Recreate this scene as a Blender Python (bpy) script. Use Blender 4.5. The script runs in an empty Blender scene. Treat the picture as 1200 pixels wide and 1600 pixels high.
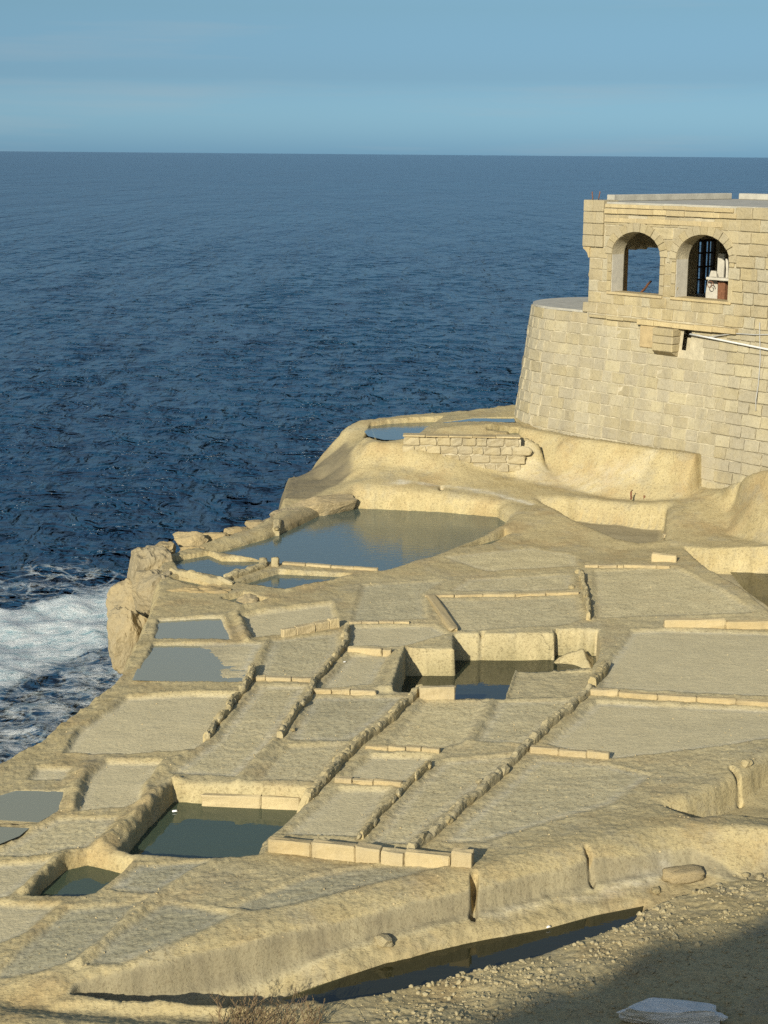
import bpy, bmesh, math, random
import numpy as np
from mathutils import Vector, Matrix, noise as mnoise

random.seed(7); rng = np.random.default_rng(11)
sc = bpy.context.scene
COL = sc.collection

# ------------------------------------------------------------------ camera
F_PX, W_PX, H_PX = 2600.0, 1200.0, 1600.0
CAM_Z = 8.0
PITCH = math.atan(559.0 / F_PX)
ROLL = math.atan(10.0 / 1200.0)
fw = Vector((0, math.cos(PITCH), -math.sin(PITCH)))
r0 = Vector((1, 0, 0)); u0 = Vector((0, math.sin(PITCH), math.cos(PITCH)))
rt = r0 * math.cos(ROLL) + u0 * math.sin(ROLL)
up = -r0 * math.sin(ROLL) + u0 * math.cos(ROLL)
cam_d = bpy.data.cameras.new('camera')
cam = bpy.data.objects.new('camera', cam_d); COL.objects.link(cam)
cam.matrix_world = Matrix(((rt.x, up.x, -fw.x, 0), (rt.y, up.y, -fw.y, 0), (rt.z, up.z, -fw.z, CAM_Z), (0, 0, 0, 1)))
cam_d.sensor_fit = 'VERTICAL'; cam_d.sensor_height = 24.0; cam_d.sensor_width = 18.0
cam_d.lens = 24.0 * F_PX / H_PX
cam_d.clip_start = 0.5; cam_d.clip_end = 120000.0
sc.camera = cam

# ------------------------------------------------------------------ light
SUN_EL = math.radians(21.5)
SUN_H = Vector((-0.35, -0.937)).normalized()          # horizontal direction towards the sun
SUN = Vector((SUN_H.x * math.cos(SUN_EL), SUN_H.y * math.cos(SUN_EL), math.sin(SUN_EL)))
sun_d = bpy.data.lights.new('sun', 'SUN'); sun_d.energy = 5.0; sun_d.angle = math.radians(0.53)
sun_d.color = (1.0, 0.945, 0.79)
sun = bpy.data.objects.new('sun', sun_d); COL.objects.link(sun)
sun.rotation_euler = SUN.to_track_quat('Z', 'Y').to_euler()
sun.location = (0, 0, 60)

world = bpy.data.worlds.new('World'); sc.world = world; world.use_nodes = True
wn, wl = world.node_tree.nodes, world.node_tree.links
wn.clear()
w_out = wn.new('ShaderNodeOutputWorld'); w_bg = wn.new('ShaderNodeBackground'); w_sky = wn.new('ShaderNodeTexSky')
w_sky.sky_type = 'NISHITA'; w_sky.sun_disc = False
w_sky.sun_elevation = SUN_EL; w_sky.sun_rotation = math.atan2(SUN_H.x, SUN_H.y)
w_sky.altitude = 10; w_sky.air_density = 1.0; w_sky.dust_density = 1.2; w_sky.ozone_density = 2.0
w_bg.inputs['Strength'].default_value = 0.109
# tint by height, upper sky kept brighter to lift the shade; thin cirrus streaks
w_tc = wn.new('ShaderNodeTexCoord'); w_map = wn.new('ShaderNodeMapping')
w_map.inputs['Scale'].default_value = (1.6, 1.6, 26.0)
w_map.inputs['Rotation'].default_value = (0.0, math.radians(-1.2), 0.0)
w_no = wn.new('ShaderNodeTexNoise'); w_no.inputs['Scale'].default_value = 1.7; w_no.inputs['Detail'].default_value = 5
w_no.inputs['Roughness'].default_value = 0.55
w_rp = wn.new('ShaderNodeValToRGB'); w_rp.color_ramp.elements[0].position = 0.50; w_rp.color_ramp.elements[1].position = 0.78
w_tint = wn.new('ShaderNodeMix'); w_tint.data_type = 'RGBA'; w_tint.blend_type = 'MULTIPLY'
w_tint.inputs[0].default_value = 1.0
w_sep = wn.new('ShaderNodeSeparateXYZ'); w_tr = wn.new('ShaderNodeValToRGB'); e_ = w_tr.color_ramp.elements
while len(e_) < 5: e_.new(0.5)
for i_, (p_, c_) in enumerate(((0.0, (.245, .455, .785)), (.044, (.148, .241, .389)), (.083, (.160, .230, .301)), (.28, (.375, .40, .40)), (.55, (.5, .5, .485)))):
    e_[i_].position = p_; e_[i_].color = (*c_, 1)
w_mix = wn.new('ShaderNodeMix'); w_mix.data_type = 'RGBA'; w_mix.inputs[7].default_value = (2.7, 3.15, 3.4, 1)
w_mm = wn.new('ShaderNodeMath'); w_mm.operation = 'MULTIPLY'; w_mm.inputs[1].default_value = 0.50
wl.new(w_tc.outputs['Generated'], w_map.inputs[0]); wl.new(w_map.outputs[0], w_no.inputs['Vector'])
wl.new(w_no.outputs['Fac'], w_rp.inputs[0]); wl.new(w_rp.outputs[0], w_mm.inputs[0])
wl.new(w_tc.outputs['Generated'], w_sep.inputs[0]); wl.new(w_sep.outputs['Z'], w_tr.inputs[0]); w_x2 = wn.new('ShaderNodeVectorMath'); w_x2.operation = 'SCALE'; w_x2.inputs['Scale'].default_value = 2.0; wl.new(w_tr.outputs[0], w_x2.inputs[0]); wl.new(w_x2.outputs[0], w_tint.inputs[7]); wl.new(w_sky.outputs[0], w_tint.inputs[6]); wl.new(w_tint.outputs[2], w_mix.inputs[6])
wl.new(w_mm.outputs[0], w_mix.inputs[0]); wl.new(w_mix.outputs[2], w_bg.inputs[0]); wl.new(w_bg.outputs[0], w_out.inputs[0])

sc.view_settings.view_transform = 'Standard'; sc.view_settings.look = 'None'
sc.view_settings.exposure = 0.40; sc.view_settings.gamma = 1.0; sc.view_settings.use_curve_mapping = False
sc.render.engine = 'CYCLES'
sc.cycles.use_denoising = False; sc.cycles.max_bounces = 8; sc.cycles.transparent_max_bounces = 12

# ------------------------------------------------------------------ measuring helpers
def ray(px, py):
    d = fw * F_PX + rt * (px - W_PX / 2) - up * (py - H_PX / 2)
    return d.normalized()
def at(px, py, z=0.0):
    """ground position seen at a photo pixel, for a surface at height z"""
    d = ray(px, py); t = (z - CAM_Z) / d.z
    return Vector((d.x * t, d.y * t, z))
def project(p):
    v = Vector(p) - Vector((0, 0, CAM_Z)); k = v.dot(fw)
    return (W_PX / 2 + F_PX * v.dot(rt) / k, H_PX / 2 - F_PX * v.dot(up) / k)
def pts(lst, z=0.0):
    out = []
    for q in lst:
        zz = q[2] if len(q) > 2 else z
        p = at(q[0], q[1], zz); out.append((p.x, p.y, zz))
    return np.array(out)
def smooth(a, b, x):
    t = np.clip((x - a) / (b - a), 0, 1); return t * t * (3 - 2 * t)

_perm = rng.permutation(512); _perm = np.concatenate([_perm, _perm])
_ang = rng.random(512) * 2 * np.pi; _gx, _gy = np.cos(_ang), np.sin(_ang)
def perlin(x, y):
    xi = np.floor(x).astype(np.int64); yi = np.floor(y).astype(np.int64)
    xf = x - xi; yf = y - yi
    def g(i, j):
        h = _perm[_perm[(xi + i) & 511] + ((yi + j) & 511) & 511]
        return _gx[h] * (xf - i) + _gy[h] * (yf - j)
    u = xf * xf * xf * (xf * (xf * 6 - 15) + 10); v = yf * yf * yf * (yf * (yf * 6 - 15) + 10)
    return 1.4 * ((g(0, 0) * (1 - u) + g(1, 0) * u) * (1 - v) + (g(0, 1) * (1 - u) + g(1, 1) * u) * v)
def fbm(x, y, s, oct=4, gain=0.5):
    r = 0; a = 1.0; n = 0
    for k in range(oct):
        r = r + a * perlin(x / s * 2 ** k + 17.3 * k, y / s * 2 ** k - 9.1 * k); n += a; a *= gain
    return r / n

def sdf_poly(X, Y, P, margin):
    """signed distance (positive inside) near a polygon, -9 elsewhere"""
    out = np.full(X.shape, -9.0)
    m = (X > P[:, 0].min() - margin) & (X < P[:, 0].max() + margin) & (Y > P[:, 1].min() - margin) & (Y < P[:, 1].max() + margin)
    if not m.any(): return out
    x, y = X[m], Y[m]; d2 = np.full(x.shape, 1e9); ins = np.zeros(x.shape, bool); n = len(P)
    for i in range(n):
        ax, ay = P[i, 0], P[i, 1]; bx, by = P[(i + 1) % n, 0], P[(i + 1) % n, 1]
        ex, ey = bx - ax, by - ay; t = np.clip(((x - ax) * ex + (y - ay) * ey) / (ex * ex + ey * ey + 1e-12), 0, 1)
        d2 = np.minimum(d2, (x - ax - t * ex) ** 2 + (y - ay - t * ey) ** 2)
        c = (ay > y) != (by > y)
        ins ^= c & (x < (bx - ax) * (y - ay) / (by - ay + 1e-12) + ax)
    d = np.sqrt(d2); out[m] = np.where(ins, d, -d)
    return out
def dist_line(X, Y, P, margin):
    out = np.full(X.shape, 9.0)
    m = (X > P[:, 0].min() - margin) & (X < P[:, 0].max() + margin) & (Y > P[:, 1].min() - margin) & (Y < P[:, 1].max() + margin)
    if not m.any(): return out
    x, y = X[m], Y[m]; d2 = np.full(x.shape, 1e9)
    for i in range(len(P) - 1):
        ax, ay = P[i, 0], P[i, 1]; ex, ey = P[i + 1, 0] - ax, P[i + 1, 1] - ay
        t = np.clip(((x - ax) * ex + (y - ay) * ey) / (ex * ex + ey * ey + 1e-12), 0, 1)
        d2 = np.minimum(d2, (x - ax - t * ex) ** 2 + (y - ay - t * ey) ** 2)
    out[m] = np.sqrt(d2); return out

# ------------------------------------------------------------------ materials
def new_mat(name):
    m = bpy.data.materials.new(name); m.use_nodes = True
    nt = m.node_tree; nt.nodes.clear()
    return m, nt.nodes, nt.links
class NT:
    def __init__(s, name):
        s.m, s.n, s.l = new_mat(name)
        s.out = s.n.new('ShaderNodeOutputMaterial'); s.co = s.n.new('ShaderNodeTexCoord')
    def noise(s, scale, detail=4, rough=0.55, vec=None, dist=0.0):
        k = s.n.new('ShaderNodeTexNoise'); k.inputs['Scale'].default_value = scale; k.inputs['Detail'].default_value = detail
        k.inputs['Roughness'].default_value = rough; k.inputs['Distortion'].default_value = dist
        s.l.new(vec if vec is not None else s.co.outputs['Object'], k.inputs['Vector']); return k.outputs['Fac']
    def mapping(s, scale, rot=(0, 0, 0), vec=None):
        k = s.n.new('ShaderNodeMapping'); k.inputs['Scale'].default_value = scale; k.inputs['Rotation'].default_value = rot
        s.l.new(vec if vec is not None else s.co.outputs['Object'], k.inputs[0]); return k.outputs[0]
    def ramp(s, fac, stops):
        k = s.n.new('ShaderNodeValToRGB'); e = k.color_ramp.elements
        while len(e) < len(stops): e.new(0.5)
        for i, (p, c) in enumerate(stops):
            e[i].position = p; e[i].color = (c, c, c, 1) if isinstance(c, (int, float)) else (*c, 1)
        s.l.new(fac, k.inputs[0]); return k.outputs[0]
    def mix(s, fac, a, b, mode='MIX'):
        k = s.n.new('ShaderNodeMix'); k.data_type = 'RGBA'; k.blend_type = mode
        for sock, v in ((0, fac), (6, a), (7, b)):
            if isinstance(v, (int, float)): k.inputs[sock].default_value = v
            elif isinstance(v, tuple): k.inputs[sock].default_value = (*v, 1)
            else: s.l.new(v, k.inputs[sock])
        return k.outputs[2]
    def math(s, op, a, b=None):
        k = s.n.new('ShaderNodeMath'); k.operation = op
        for i, v in enumerate((a, b)):
            if v is None: continue
            if isinstance(v, (int, float)): k.inputs[i].default_value = v
            else: s.l.new(v, k.inputs[i])
        return k.outputs[0]
    def attr(s, name):
        k = s.n.new('ShaderNodeAttribute'); k.attribute_name = name; return k.outputs['Fac']
    def bump(s, h, strength, dist, prev=None):
        k = s.n.new('ShaderNodeBump'); k.inputs['Strength'].default_value = strength; k.inputs['Distance'].default_value = dist
        s.l.new(h, k.inputs['Height'])
        if prev is not None: s.l.new(prev, k.inputs['Normal'])
        return k.outputs[0]
    def bsdf(s, color, rough=0.9, normal=None, spec=0.2, metallic=0.0):
        b = s.n.new('ShaderNodeBsdfPrincipled')
        for nm, v in (('Base Color', color), ('Roughness', rough), ('Specular IOR Level', spec), ('Metallic', metallic)):
            if isinstance(v, (int, float)): b.inputs[nm].default_value = v
            elif isinstance(v, tuple): b.inputs[nm].default_value = (*v, 1)
            else: s.l.new(v, b.inputs[nm])
        if normal is not None: s.l.new(normal, b.inputs['Normal'])
        s.l.new(b.outputs[0], s.out.inputs[0]); return b

def simple_mat(name, col, rough=0.8, var=0.25, scale=6.0, bump=0.25, spec=0.25, metallic=0.0):
    t = NT(name); n1 = t.noise(scale, 6, 0.65); n2 = t.noise(scale * 6, 4, 0.6)
    c = t.mix(t.ramp(n1, [(0.3, 0.0), (0.7, 1.0)]), tuple(v * (1 - var) for v in col), tuple(min(1, v * (1 + var)) for v in col))
    c = t.mix(t.math('MULTIPLY', t.ramp(n2, [(0.45, 0.0), (0.7, 1.0)]), var), c, tuple(v * 0.55 for v in col))
    t.bsdf(c, rough, t.bump(n2, bump, 0.02), spec, metallic); return t.m

def rock_mat():
    t = NT('limestone_shelf')
    pan, wet, stain_shade, algae, pale, mud, tone = (t.attr(k) for k in ('pan', 'wet', 'stain_shade', 'algae', 'pale', 'mud', 'tone'))
    big = t.noise(0.55, 4, 0.6); mid = t.noise(2.3, 6, 0.65); fine = t.noise(22, 5, 0.7); grain = t.noise(95, 3, 0.7)
    streak = t.noise(5.0, 6, 0.7, t.mapping((0.45, 1.8, 1.0), (0, 0, 0.25)))
    yel = t.mix(t.ramp(mid, [(0.32, 0.0), (0.68, 1.0)]), (0.365, 0.285, 0.136), (0.475, 0.388, 0.205))
    yel = t.mix(t.ramp(big, [(0.42, 0.0), (0.62, 1.0)]), yel, (0.425, 0.345, 0.180))
    grey = t.mix(t.ramp(mid, [(0.33, 0.0), (0.66, 1.0)]), (0.430, 0.368, 0.216), (0.565, 0.488, 0.295))
    grey = t.mix(t.math('MULTIPLY', t.ramp(streak, [(0.50, 0.0), (0.72, 1.0)]), 0.6), grey, (0.510, 0.440, 0.265))
    yel = t.mix(t.math('MULTIPLY', t.ramp(t.noise(0.9, 5, 0.65), [(0.50, 0.0), (0.66, 1.0)]), 0.55), yel, (0.335, 0.232, 0.105))
    yel = t.mix(t.math('MULTIPLY', t.ramp(t.noise(1.4, 6, 0.7, t.mapping((1, 1, 1), (0.4, 0.2, 0.9))), [(0.52, 0.0), (0.68, 1.0)]), 0.55), yel, (0.300, 0.268, 0.185))
    pf = t.math('MULTIPLY', pan, t.ramp(t.math('ADD', t.math('MULTIPLY', mid, 0.5), t.math('MULTIPLY', streak, 0.5)), [(0.33, 1.0), (0.66, 0.62)]))
    c = t.mix(pf, yel, grey)
    c = t.mix(t.math('MULTIPLY', t.ramp(fine, [(0.53, 0.0), (0.62, 1.0)]), 0.58), c, (0.190, 0.145, 0.072))
    c = t.mix(t.math('MULTIPLY', t.ramp(grain, [(0.60, 0.0), (0.70, 1.0)]), 0.50), c, (0.62, 0.56, 0.42))
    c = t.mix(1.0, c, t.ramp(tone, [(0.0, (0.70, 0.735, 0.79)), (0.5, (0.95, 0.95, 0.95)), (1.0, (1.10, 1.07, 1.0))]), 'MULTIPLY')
    c = t.mix(t.math('MULTIPLY', mud, 0.75), c, t.mix(mid, (0.445, 0.376, 0.222), (0.560, 0.476, 0.290)))
    c = t.mix(t.math('MULTIPLY', stain_shade, t.ramp(mid, [(0.25, 0.55), (0.75, 0.95)])), c, t.mix(fine, (0.10, 0.085, 0.055), (0.185, 0.155, 0.10)))
    c = t.mix(t.math('MULTIPLY', pale, t.ramp(streak, [(0.36, 0.15), (0.62, 1.0)])), c, (0.56, 0.53, 0.44))
    c = t.mix(t.math('MULTIPLY', algae, 0.9), c, t.mix(mid, (0.045, 0.052, 0.018), (0.120, 0.105, 0.035)))
    c = t.mix(t.math('MULTIPLY', wet, 0.6), c, (0.115, 0.098, 0.065))
    pits = t.ramp(t.noise(38, 3, 0.6, t.mapping((0.7, 1.3, 1.0))), [(0.30, 0.0), (0.48, 1.0)])
    beds = t.noise(2.0, 5, 0.7, t.mapping((0.8, 0.8, 9.0)))
    vo = t.n.new('ShaderNodeTexVoronoi'); vo.feature = 'DISTANCE_TO_EDGE'; vo.inputs['Scale'].default_value = 0.75
    wv = t.n.new('ShaderNodeVectorMath'); wv.operation = 'ADD'; nv = t.n.new('ShaderNodeTexNoise'); nv.inputs['Scale'].default_value = 1.6; nv.inputs['Detail'].default_value = 5
    t.l.new(t.co.outputs['Object'], nv.inputs['Vector']); t.l.new(t.co.outputs['Object'], wv.inputs[0]); t.l.new(nv.outputs['Color'], wv.inputs[1]); t.l.new(wv.outputs[0], vo.inputs['Vector'])
    crack = t.ramp(vo.outputs['Distance'], [(0.0, 0.0), (0.012, 1.0)])
    crack = t.math('MAXIMUM', crack, t.math('MAXIMUM', mud, t.ramp(big, [(0.36, 0.0), (0.42, 1.0)])))
    c = t.mix(t.math('MULTIPLY', t.math('SUBTRACT', 1.0, crack), 0.18), c, (0.12, 0.095, 0.055))
    n = t.bump(mid, 0.30, 0.05); n = t.bump(beds, 0.35, 0.035, n); n = t.bump(fine, 0.45, 0.018, n); n = t.bump(pits, 0.40, 0.010, n); n = t.bump(grain, 0.40, 0.005, n)
    c = t.mix(t.math('MULTIPLY', t.math('SUBTRACT', 1.0, pits), 0.22), c, (0.15, 0.115, 0.06))
    n = t.bump(streak, 0.35, 0.02, n); n = t.bump(crack, 0.5, 0.02, n)
    rough = t.math('SUBTRACT', 0.92, t.math('MULTIPLY', wet, 0.35))
    t.bsdf(c, rough, n, 0.15); return t.m

def stone_mat(name, a, b, g, gamt, dark=0.35):
    """cut limestone: each stone its own tone, weathered and pitted"""
    t = NT(name); oi = t.n.new('ShaderNodeObjectInfo')
    add = t.n.new('ShaderNodeVectorMath'); add.operation = 'MULTIPLY_ADD'
    cmb = t.n.new('ShaderNodeCombineXYZ')
    for i in range(3): t.l.new(t.math('MULTIPLY', oi.outputs['Random'], 37.0 + 11 * i), cmb.inputs[i])
    t.l.new(t.co.outputs['Object'], add.inputs[0]); add.inputs[1].default_value = (1, 1, 1); t.l.new(cmb.outputs[0], add.inputs[2])
    v = add.outputs[0]
    n1 = t.noise(3.5, 5, 0.6, v); n2 = t.noise(16, 5, 0.7, v); n3 = t.noise(60, 3, 0.6, v)
    rnd = oi.outputs['Random']; r2 = t.math('FRACT', t.math('MULTIPLY', rnd, 7.31)); r3 = t.math('FRACT', t.math('MULTIPLY', rnd, 23.7))
    geo = t.n.new('ShaderNodeNewGeometry'); place_ = t.noise(0.55, 5, 0.65, geo.outputs['Position']); stk = t.noise(1.0, 4, 0.6, t.mapping((2.2, 2.2, 0.35), vec=geo.outputs['Position']))
    c = t.mix(t.math('ADD', t.math('MULTIPLY', r2, 0.75), t.math('MULTIPLY', n1, 0.35)), tuple(k * .92 for k in a), tuple(k * 1.06 for k in b))
    gf = t.math('MULTIPLY', t.ramp(t.math('ADD', t.math('ADD', t.math('MULTIPLY', n1, 0.25), t.math('MULTIPLY', place_, 0.5)), t.math('MULTIPLY', r3, 0.25)), [(0.40, 0.0), (0.60, 1.0)]), gamt)
    c = t.mix(t.math('MULTIPLY', t.ramp(stk, [(0.48, 0.0), (0.70, 1.0)]), 0.48), c, tuple(k * 0.58 for k in g))
    c = t.mix(gf, c, g)
    c = t.mix(t.math('MULTIPLY', t.ramp(n2, [(0.50, 0.0), (0.72, 1.0)]), dark), c, tuple(k * 0.55 for k in a))
    c = t.mix(t.math('MULTIPLY', t.ramp(n3, [(0.60, 0.0), (0.72, 1.0)]), 0.25), c, (0.62, 0.57, 0.45))
    n = t.bump(n1, 0.55, 0.04); n = t.bump(n2, 0.7, 0.02, n); n = t.bump(n3, 0.3, 0.005, n)
    t.bsdf(c, 0.92, n, 0.12); return t.m

def pool_mat(name, tint, rough=0.02, ripple=0.05, murk=(0.02, 0.03, 0.02), murk_amt=0.3, scale=5.0):
    """still water: a mirror at low angles, tinted and clear below"""
    t = NT(name)
    tr = t.n.new('ShaderNodeBsdfTransparent'); tr.inputs[0].default_value = (*tint, 1)
    df = t.n.new('ShaderNodeBsdfDiffuse'); df.inputs[0].default_value = (*murk, 1)
    gl = t.n.new('ShaderNodeBsdfGlossy'); gl.inputs['Roughness'].default_value = rough; gl.inputs['Color'].default_value = (1, 1, 1, 1)
    n = t.bump(t.noise(scale, 3, 0.5, t.mapping((0.5, 1.6, 1))), ripple, 0.03); t.l.new(n, gl.inputs['Normal'])
    fr = t.n.new('ShaderNodeFresnel'); fr.inputs['IOR'].default_value = 1.33; t.l.new(n, fr.inputs['Normal'])
    m1 = t.n.new('ShaderNodeMixShader'); m1.inputs[0].default_value = murk_amt; t.l.new(tr.outputs[0], m1.inputs[1]); t.l.new(df.outputs[0], m1.inputs[2])
    m2 = t.n.new('ShaderNodeMixShader'); t.l.new(fr.outputs[0], m2.inputs[0]); t.l.new(m1.outputs[0], m2.inputs[1]); t.l.new(gl.outputs[0], m2.inputs[2])
    t.l.new(m2.outputs[0], t.out.inputs[0]); return t.m

def sea_mat():
    t = NT('sea_water'); foam = t.attr('foam')
    v1 = t.mapping((1.0, 1.7, 1.0), (0, 0, 0.35))
    n1 = t.noise(2.4, 6, 0.66, v1); n2 = t.noise(0.55, 5, 0.65, v1); n3 = t.noise(0.15, 5, 0.65, v1); swell = t.noise(0.012, 4, 0.6)
    c = t.mix(t.ramp(swell, [(0.35, 0.0), (0.65, 1.0)]), (0.007, 0.029, 0.066), (0.010, 0.043, 0.084))
    c = t.mix(t.ramp(n2, [(0.40, 0.0), (0.72, 1.0)]), c, (0.011, 0.046, 0.086))
    n5 = t.noise(1.0, 5, 0.65, t.mapping((0.22, 0.035, 1.0), (0, 0, 0.12))); n6 = t.noise(1.0, 5, 0.7, t.mapping((0.06, 0.010, 1.0), (0, 0, 0.05)))
    nrm = t.bump(n6, 1.0, 9.0); nrm = t.bump(n5, 0.9, 2.2, nrm); nrm = t.bump(n3, 0.7, 0.8, nrm); nrm = t.bump(n2, 0.5, 0.20, nrm); nrm = t.bump(n1, 0.5, 0.08, nrm)
    b = t.bsdf(c, 0.24, nrm, 0.40); b.inputs['IOR'].default_value = 1.33
    fn = t.noise(2.6, 12, 0.84, t.mapping((0.7, 1.3, 1), (0, 0, -0.2)), 0.3)
    vo = t.n.new('ShaderNodeTexVoronoi'); vo.feature = 'DISTANCE_TO_EDGE'; vo.inputs['Scale'].default_value = 1.5
    wv = t.n.new('ShaderNodeVectorMath'); wv.operation = 'MULTIPLY_ADD'; nv = t.n.new('ShaderNodeTexNoise'); nv.inputs['Scale'].default_value = 1.3; nv.inputs['Detail'].default_value = 6
    t.l.new(t.co.outputs['Object'], nv.inputs['Vector']); t.l.new(nv.outputs['Color'], wv.inputs[0]); wv.inputs[1].default_value = (1.4, 1.4, 0); t.l.new(t.mapping((0.6, 1.2, 0.0), (0, 0, -0.2)), wv.inputs[2]); t.l.new(wv.outputs[0], vo.inputs['Vector'])
    lace = t.math('MULTIPLY', t.ramp(vo.outputs['Distance'], [(0.0, 1.0), (0.10, 0.0)]), t.ramp(t.math('ADD', foam, t.math('MULTIPLY', t.math('SUBTRACT', fn, 0.5), 1.2)), [(0.25, 0.0), (0.55, 1.0)]))
    core = t.ramp(t.math('ADD', t.math('MULTIPLY', fn, 1.3), t.math('SUBTRACT', foam, 0.65)), [(0.55, 0.0), (0.66, 0.6), (0.80, 1.0)])
    fm = t.math('MAXIMUM', core, t.math('MULTIPLY', lace, 0.6))
    cap = t.math('MULTIPLY', t.ramp(t.noise(0.23, 6, 0.7, t.mapping((0.7, 1.7, 1))), [(0.735, 0.0), (0.765, 1.0)]), 0.75)
    fd = t.n.new('ShaderNodeBsdfDiffuse'); t.l.new(t.mix(t.ramp(fn, [(0.36, 0.0), (0.46, 0.6), (0.56, 1.0)]), (0.22, 0.42, 0.48), (0.84, 0.87, 0.86)), fd.inputs[0])
    t.l.new(t.bump(fn, 0.9, 0.30), fd.inputs['Normal'])
    ms = t.n.new('ShaderNodeMixShader'); t.l.new(t.math('MAXIMUM', fm, cap), ms.inputs[0]); t.l.new(b.outputs[0], ms.inputs[1]); t.l.new(fd.outputs[0], ms.inputs[2])
    t.l.new(ms.outputs[0], t.out.inputs[0]); return t.m

M_ROCK = rock_mat()
M_BLOCK = stone_mat('weathered_limestone_block', (0.320, 0.255, 0.136), (0.382, 0.318, 0.188), (0.300, 0.262, 0.188), 0.40, 0.42)
M_BLOCK_LOW = stone_mat('salt_greyed_limestone_block', (0.316, 0.262, 0.152), (0.376, 0.325, 0.205), (0.302, 0.270, 0.205), 0.55, 0.42)
M_SLAB = stone_mat('fresh_cut_limestone', (0.40, 0.305, 0.155), (0.455, 0.365, 0.20), (0.33, 0.27, 0.165), 0.5, 0.22)
M_RUBBLE = stone_mat('rough_limestone_rubble', (0.350, 0.275, 0.135), (0.430, 0.350, 0.190), (0.32, 0.275, 0.17), 0.6, 0.4)
M_BOULDER = stone_mat('sea_worn_limestone', (0.300, 0.225, 0.108), (0.370, 0.285, 0.150), (0.235, 0.200, 0.130), 0.8, 0.5)
M_MORTAR = simple_mat('pale_mortar', (0.385, 0.335, 0.228), 0.95, 0.25, 4, 0.6)
M_SEA = sea_mat()

# ------------------------------------------------------------------ mesh helpers
def link(name, me, mat=None, parent=None):
    o = bpy.data.objects.new(name, me); COL.objects.link(o)
    if mat is not None and me is not None and len(me.materials) == 0: me.materials.append(mat)
    if parent is not None: o.parent = parent
    return o
def thing(name, label, cat, loc=(0, 0, 0), rotz=0.0, group=None):
    o = bpy.data.objects.new(name, None); COL.objects.link(o); o.location = loc; o.rotation_euler = (0, 0, rotz)
    o.empty_display_size = 0.2
    return tag(o, label, cat, group)
def tag(o, label, cat, group=None):
    o['label'] = label; o['category'] = cat
    if group: o['group'] = group
    return o
def structure(o): o['kind'] = 'structure'; return o
def grid_mesh(name, V, mask=None, attrs=None, smooth_shade=True):
    R, C = V.shape[:2]
    idx = np.arange(R * C).reshape(R, C)
    q = np.stack([idx[:-1, :-1], idx[:-1, 1:], idx[1:, 1:], idx[1:, :-1]], -1).reshape(-1, 4)
    if mask is not None: q = q[mask.reshape(-1)]
    used = np.zeros(R * C, bool); used[q.reshape(-1)] = True
    remap = np.cumsum(used) - 1
    co = V.reshape(-1, 3)[used]; q = remap[q]
    me = bpy.data.meshes.new(name)
    me.vertices.add(len(co)); me.vertices.foreach_set('co', co.astype(np.float32).ravel())
    me.loops.add(q.size); me.loops.foreach_set('vertex_index', q.astype(np.int32).ravel())
    me.polygons.add(len(q)); me.polygons.foreach_set('loop_start', np.arange(0, q.size, 4, dtype=np.int32))
    me.polygons.foreach_set('use_smooth', np.full(len(q), smooth_shade))
    for k, a in (attrs or {}).items():
        at_ = me.attributes.new(k, 'FLOAT', 'POINT'); at_.data.foreach_set('value', a.reshape(-1)[used].astype(np.float32))
    me.update(); me.validate(); return me
def bm_mesh(name, bm, smooth_shade=False):
    me = bpy.data.meshes.new(name)
    bmesh.ops.recalc_face_normals(bm, faces=bm.faces)
    if smooth_shade:
        for f in bm.faces: f.smooth = True
    bm.to_mesh(me); bm.free(); return me
def add_box(bm, x0, x1, y0, y1, z0, z1, M=None):
    vs = [bm.verts.new(Vector((x, y, z)) if M is None else M @ Vector((x, y, z))) for x in (x0, x1) for y in (y0, y1) for z in (z0, z1)]
    for f in ((0, 1, 3, 2), (4, 6, 7, 5), (0, 4, 5, 1), (2, 3, 7, 6), (0, 2, 6, 4), (1, 5, 7, 3)): bm.faces.new([vs[i] for i in f])
def box_mesh(name, x0, x1, y0, y1, z0, z1, bev=0.0):
    bm = bmesh.new(); add_box(bm, x0, x1, y0, y1, z0, z1)
    if bev: bmesh.ops.bevel(bm, geom=bm.edges[:], offset=bev, segments=1, affect='EDGES')
    return bm_mesh(name, bm)
def add_tube(bm, path, rad, n=6, cap=True):
    rings = []; path = [Vector(p) for p in path]
    for i, p in enumerate(path):
        d = (path[min(i + 1, len(path) - 1)] - path[max(i - 1, 0)]).normalized()
        a = d.orthogonal().normalized() if abs(d.z) > 0.95 else d.cross(Vector((0, 0, 1))).normalized(); b = d.cross(a)
        r = rad[i] if isinstance(rad, (list, tuple)) else rad
        rings.append([bm.verts.new(p + (a * math.cos(2 * math.pi * k / n) + b * math.sin(2 * math.pi * k / n)) * r) for k in range(n)])
    for i in range(len(rings) - 1):
        for k in range(n): bm.faces.new((rings[i][k], rings[i][(k + 1) % n], rings[i + 1][(k + 1) % n], rings[i + 1][k]))
    if cap: bm.faces.new(rings[0]); bm.faces.new(rings[-1])

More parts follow.
